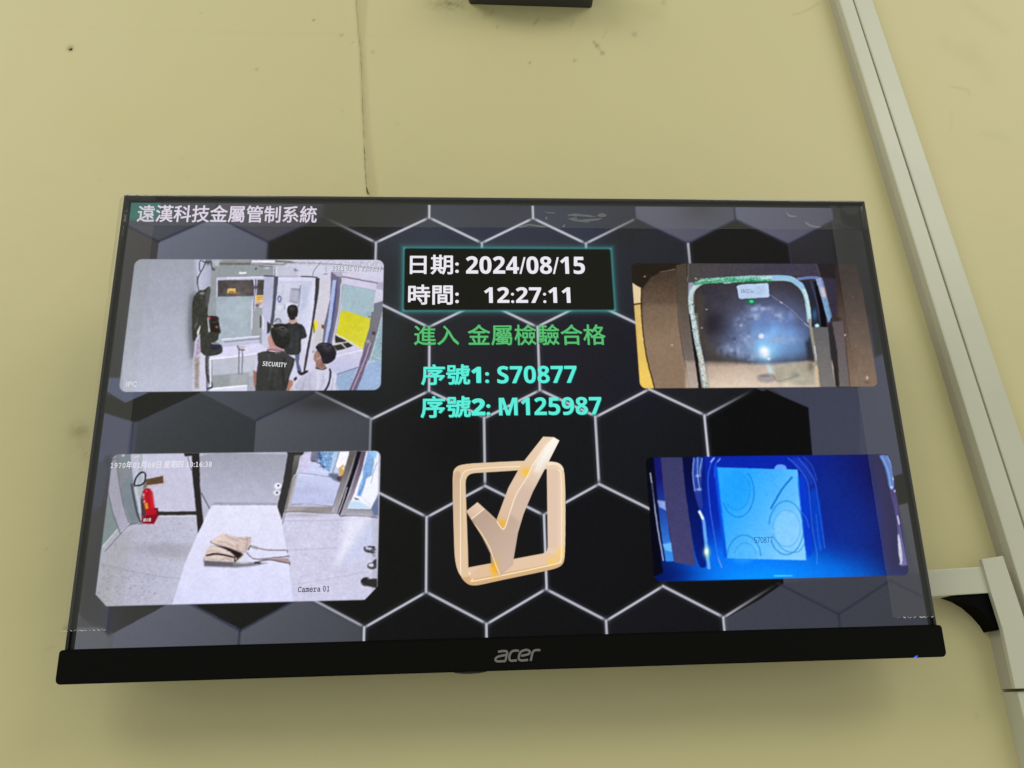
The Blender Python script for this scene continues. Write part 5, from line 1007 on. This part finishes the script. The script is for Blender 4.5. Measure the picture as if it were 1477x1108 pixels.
# ================================================================ THE WALL
def seg_band(X, Y, pts_l, pts_r):
    yl = np.array([p[1] for p in pts_l]); xl = np.array([p[0] for p in pts_l]); xr = np.array([p[0] for p in pts_r])
    L_, R_ = np.interp(Y, yl, xl), np.interp(Y, yl, xr); return L_, R_
def build_wall():
    step = 0.0024; c = Wp(np.array([0., 1477, 0, 1477]), np.array([0., 0, 1108, 1108]))
    x0, x1, z0, z1 = c[:, 0].min()-.06, c[:, 0].max()+.06, c[:, 2].min()-.06, c[:, 2].max()+.06
    nx, nz = int((x1-x0)/step), int((z1-z0)/step); gx, gz = np.meshgrid(np.linspace(x0, x1, nx), np.linspace(z0, z1, nz))
    P = np.stack([gx, np.full(gx.shape, WALL_Y), gz], -1); X, Y = to_px(P)
    h = np.zeros(gx.shape)
    # horizontal trowel ridge
    yl = np.interp(X, [0, 150, 300, 430, 700, 850, 1200], [37, 42, 47, 50, 56, 57, 57]); fade = np.clip((760-X)/300, 0, 1)*.7+.15*(X < 1150)
    h += np.where(Y < yl, 0.00035, 0)*np.clip((yl-Y)/1.5, 0, 1)*fade*np.exp(-np.maximum(yl-Y, 0)/60)
    # filled vertical groove above the monitor
    L_, R_ = seg_band(X, Y, [(512, -40), (513, 0), (517.5, 54), (520.3, 81), (524.3, 190), (527.3, 244), (530, 279), (531, 300)], [(536, -40), (531.5, 0), (526, 54), (528.5, 110), (535.4, 190), (541, 244), (546, 280), (548, 300)])
    u = (X-L_)/(R_-L_); ins = np.clip((X-L_)/1.6, 0, 1)*np.clip((R_-X)/5, 0, 1)*(Y < 296)
    h -= 0.0009*ins
    h += 0.0003*np.exp(-((X-L_+4)/5)**2)*(Y < 290)
    h += (vnoise(X, Y, 90, 2)-.5)*0.0010+(vnoise(X, Y, 30, 4)-.5)*0.0003
    st = np.ones((gx.size, 3)); s = Paint(X, Y, (255, 255, 255))
    s.poly([(513, -40), (517, 54), (524, 190), (531, 284), (546, 284), (535, 190), (527, 54), (534, -40)], (214, 208, 200), 4, .8)
    # scuffs
    for pts, w, a in (([(1142, 22), (1160, 17), (1181, 5)], 2.4, .32), ([(1395, 5), (1420, 25), (1450, 45)], 14, .10), ([(1360, 60), (1400, 85)], 18, .08), ([(1400, 70), (1425, 110)], 24, .08),
                      ([(1372, 125), (1395, 130), (1398, 138)], 3, .25), ([(1372, 160), (1371, 190)], 4, .10), ([(1418, 192), (1450, 200)], 8, .10), ([(706, 22), (712, 15)], 2.2, .5), ([(770, 35), (776, 28)], 3, .5),
                      ([(822, 40), (828, 28)], 2, .35), ([(870, 55), (876, 42)], 2, .3), ([(640, 3), (668, 12)], 3, .4), ([(856, 60), (870, 78)], 3, .4), ([(790, 28), (812, 30)], 2, .15), ([(1408, 1030), (1407, 1040)], 3, .2), ([(120, 612), (128, 640)], 5, .12)):
        s.line(pts, w, (140, 140, 110), soft=max(1.5, w*.8), a=a)
    s.blob(118, 622, 16, 9, (120, 118, 92), .42, noise=.8, cell=3); s.blob(112, 630, 12, 20, (150, 148, 120), .3, noise=.7, cell=5); s.blob(125, 655, 8, 16, (140, 138, 110), .3, noise=.9, cell=2)
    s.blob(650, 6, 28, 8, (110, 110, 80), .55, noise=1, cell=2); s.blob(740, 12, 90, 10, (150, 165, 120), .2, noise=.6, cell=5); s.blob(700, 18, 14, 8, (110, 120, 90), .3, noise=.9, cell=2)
    s.blob(1320, 150, 25, 60, (255, 240, 190), .25); s.blob(160, 180, 60, 40, (255, 236, 205), .3)
    for (x, y, r, a) in ((101.5, 70.5, 3.4, .9), (453, 29.5, 1.2, .9), (492, 51, 1.7, .55), (509, 61, 1, .4), (538, 75, 2, .4), (493, 160, 1.4, .4), (574, 178, 2, .2), (370, 100, 1.5, .6), (289, 19, 1.2, .4),
                         (829, 87.5, 1.6, .7), (764, 90.5, 1.4, .6), (718, 39, 1.3, .5), (861, 66, 2.2, .7), (869, 77, 2, .6), (857, 61, 1.2, .6), (915, 49.5, 3, .4), (957, 4, 3, .35), (73, 934, 1.5, .7), (67, 940, 1.2, .5), (103, 768, 1.3, .3), (67, 793, 1.1, .3), (262, 228, 1.4, .2), (270, 256, 2, .15), (143, 259, 1.5, .2),
                         (96, 906, 3.0, .6), (93, 910, 2, .5), (1270, 815, 1, .3)):
        s.blob(x, y, r*1.2, r*1.2, (80, 78, 50), a)
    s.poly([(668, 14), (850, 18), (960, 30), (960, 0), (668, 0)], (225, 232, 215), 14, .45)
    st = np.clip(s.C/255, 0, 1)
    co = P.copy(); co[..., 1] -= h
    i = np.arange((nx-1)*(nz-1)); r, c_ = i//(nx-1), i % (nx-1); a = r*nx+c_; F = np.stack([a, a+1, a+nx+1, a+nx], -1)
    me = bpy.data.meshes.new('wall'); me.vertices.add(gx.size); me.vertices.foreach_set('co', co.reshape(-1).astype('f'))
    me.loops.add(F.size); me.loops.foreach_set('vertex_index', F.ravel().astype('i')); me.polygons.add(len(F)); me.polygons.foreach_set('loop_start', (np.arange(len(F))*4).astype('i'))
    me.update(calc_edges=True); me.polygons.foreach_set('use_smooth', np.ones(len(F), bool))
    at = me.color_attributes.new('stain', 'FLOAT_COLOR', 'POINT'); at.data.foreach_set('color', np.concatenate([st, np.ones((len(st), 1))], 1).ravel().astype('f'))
    me.materials.append(M_WALL)
    w = put(bpy.data.objects.new('wall', me)); w['kind'] = 'structure'
    # solid core so the wall has thickness and light cannot come through
    bm = box_bm(x0-1.2, x1+1.2, WALL_Y+.004, WALL_Y+.1, z0-.9, z1+.9); bm_obj('wall_core', bm, M_WALL, w)
    return w
wall = build_wall()
def wall_flake(name, pts, mat, w=.0007, d=.0009):     # a little ragged ribbon lying in the wall
    p = np.array(pts, float); Q = Wp(p[:, 0], p[:, 1], d); bm = bmesh.new(); n = len(Q); T = np.gradient(Q, axis=0); rows = []
    for i in range(n):
        t = T[i]/np.linalg.norm(T[i]); nn = np.array([-t[2], 0, t[0]]); ww = w*rng.uniform(.35, 1.2)*(0.3 if i in (0, n-1) else 1)
        rows.append([bm.verts.new(tuple(Q[i]+nn*ww)), bm.verts.new(tuple(Q[i]-nn*ww))])
    for a, b in zip(rows, rows[1:]): bm.faces.new((a[0], a[1], b[1], b[0]))
    return bm_obj(name, bm, mat, wall)
cr = [(520.2+.2*math.sin(i), 200+i*4) for i in range(0)]
ys = np.arange(-30, 210, 6.0); xs = np.interp(ys, [-30, 0, 54, 81, 190, 210], [512.5, 513.5, 517.9, 520.6, 524.5, 525.3])+rng.uniform(-.3, .3, len(ys))
wall_flake('seam_line', list(zip(xs, ys)), plain('dusty_seam', (0.30, 0.27, 0.14), 0.9, 0.1), .00026)
ys = np.arange(206, 279, 2.2); xs = np.interp(ys, [200, 244, 260, 279], [524.8, 526.9, 528.0, 529.6])+rng.uniform(-.35, .35, len(ys))
wall_flake('crack', list(zip(xs, ys)), M_CRACK, .00024); ys = np.arange(270, 281, 1.5)
wall_flake('crack', [(529.2, 270), (529.3, 274), (530.2, 277), (531.5, 279.5), (532.5, 280)], M_CRACK, .0007)
chip = bmesh.new(); q = Wp(np.array([98.6, 101.0, 104.6, 104.0, 101.5]), np.array([71.2, 70.6, 69.2, 72.0, 73.2]), .0006)
chip.faces.new([chip.verts.new(tuple(v)) for v in q]); bm_obj('chip', chip, M_CHIP, wall)

# ================================================================ BOX AT THE TOP EDGE
q = Wp(np.array([676., 678.5, 850, 853.5]), np.array([3.0, 6.5, 11.8, 10.8]), .0); q2 = [q[0]+np.array([-.001, 0, .05]), *q, q[3]+np.array([.001, 0, .05])]
tb = bm_obj('junction_box', prism_bm([v+np.array([0, -.05, .001]) for v in q2], q2, .0008), M_HOOD)
tag(tb, 'dark grey metal box fixed to the wall above the monitor at the picture top', 'box')

# ================================================================ CABLE DUCTS
def duct(label, pts, depth, mat=M_DUCT, bev=.0016, back=0.0):
    o = prism_wall('cable_duct', pts, depth, mat, bev=bev, d_back=back); tag(o, label, 'cable duct', 'ivory plastic cable ducts on the wall'); return o
def ext(a, b, t): return (a[0]+(b[0]-a[0])*t, a[1]+(b[1]-a[1])*t)
D1 = 0.012
lt, lb = (1210.5, 0), (1303, 300); st_, sb = (1230.3, 0), (1330.0, 300)
def vstrip(l0, l1, r0, r1, y0=-80, y1=1200):
    f = lambda a, b, y: (a[0]+(b[0]-a[0])*(y-a[1])/(b[1]-a[1]), y)
    return [f(l0, l1, y0), f(l0, l1, y1), f(r0, r1, y1), f(r0, r1, y0)]
duct('long ivory cable duct running down the wall, left one of the close pair', vstrip((1210.5, 0), (1424.5, 690), (1230.2, 0), (1457.2, 700)), D1+.004)
duct('long ivory cable duct running down the wall, right one of the close pair', vstrip((1231.8, 0), (1459.6, 700), (1258.5, 0), (1476.6, 640)), D1)
hd = duct('short horizontal ivory duct coming out from behind the monitor', [(1300, 826.5), (1300, 862.5), (1346.5, 860.2), (1429.2, 855.2), (1417.4, 817.2), (1341, 822)], 0.018, bev=.001)
vd = duct('ivory duct cover with square top standing upright beside the black fillet', [(1416, 806.7), (1429.6, 855), (1446, 906.6), (1464.5, 993.5), (1510, 992), (1477, 891), (1446.8, 801.7)], 0.0205, bev=.0006, back=.0165)
base = prism_wall('duct_base', [(1444.5, 906), (1464, 993.2), (1500, 993.2), (1480, 906)], 0.0164, M_DUCT2, vd)
vb = duct('lower ivory duct continuing below the joint at the right edge', [(1467.5, 997.6), (1497, 1120), (1540, 1120), (1510, 996.5)], 0.0175, bev=.001)
def side_rail(o, l0, l1, depth, dx):     # the duct's own base, a hair wider than its lid
    q = Wp(np.array([l0[0], l1[0]]), np.array([l0[1], l1[1]]), depth); a, b = q
    F = [(a[0]-dx, a[2]), (b[0]-dx, b[2]), (b[0]+.012, b[2]), (a[0]+.012, a[2])]
    bm_obj('duct_base', prism_bm([(x, WALL_Y-depth*.55, z) for x, z in F], [(x, WALL_Y+.0003, z) for x, z in F], .0003), M_DUCT2, o)
dl = [o for o in bpy.data.objects if o.name == 'cable_duct'][0]
side_rail(dl, (1210.5-.3087*80, -80), (1210.5+.3101*1200, 1200), .016, .0008)
# joint shadow gap with a torn plastic burr
jb = put(bpy.data.objects.new('joint_burr', mesh_obj('t', [(0, 0, 0)], [], M_JAG).data)); bpy.data.objects.remove(jb)
for o in [o for o in bpy.data.objects if o.name == 't' or o.name.startswith('t.')]: bpy.data.objects.remove(o)
# black fillet
bf = prism_wall('corner_fillet', [(1372.5, 858.9), (1428.4, 855.6), (1433, 869.5), (1443.8, 904), (1442.5, 907.8), (1437.4, 910), (1431, 899.8), (1419.4, 886.8), (1405, 873.8), (1389, 864.6)], 0.016, M_GUSSET, bev=.0004)
tag(bf, 'black curved corner piece tucked under the horizontal duct right of the monitor', 'corner piece')
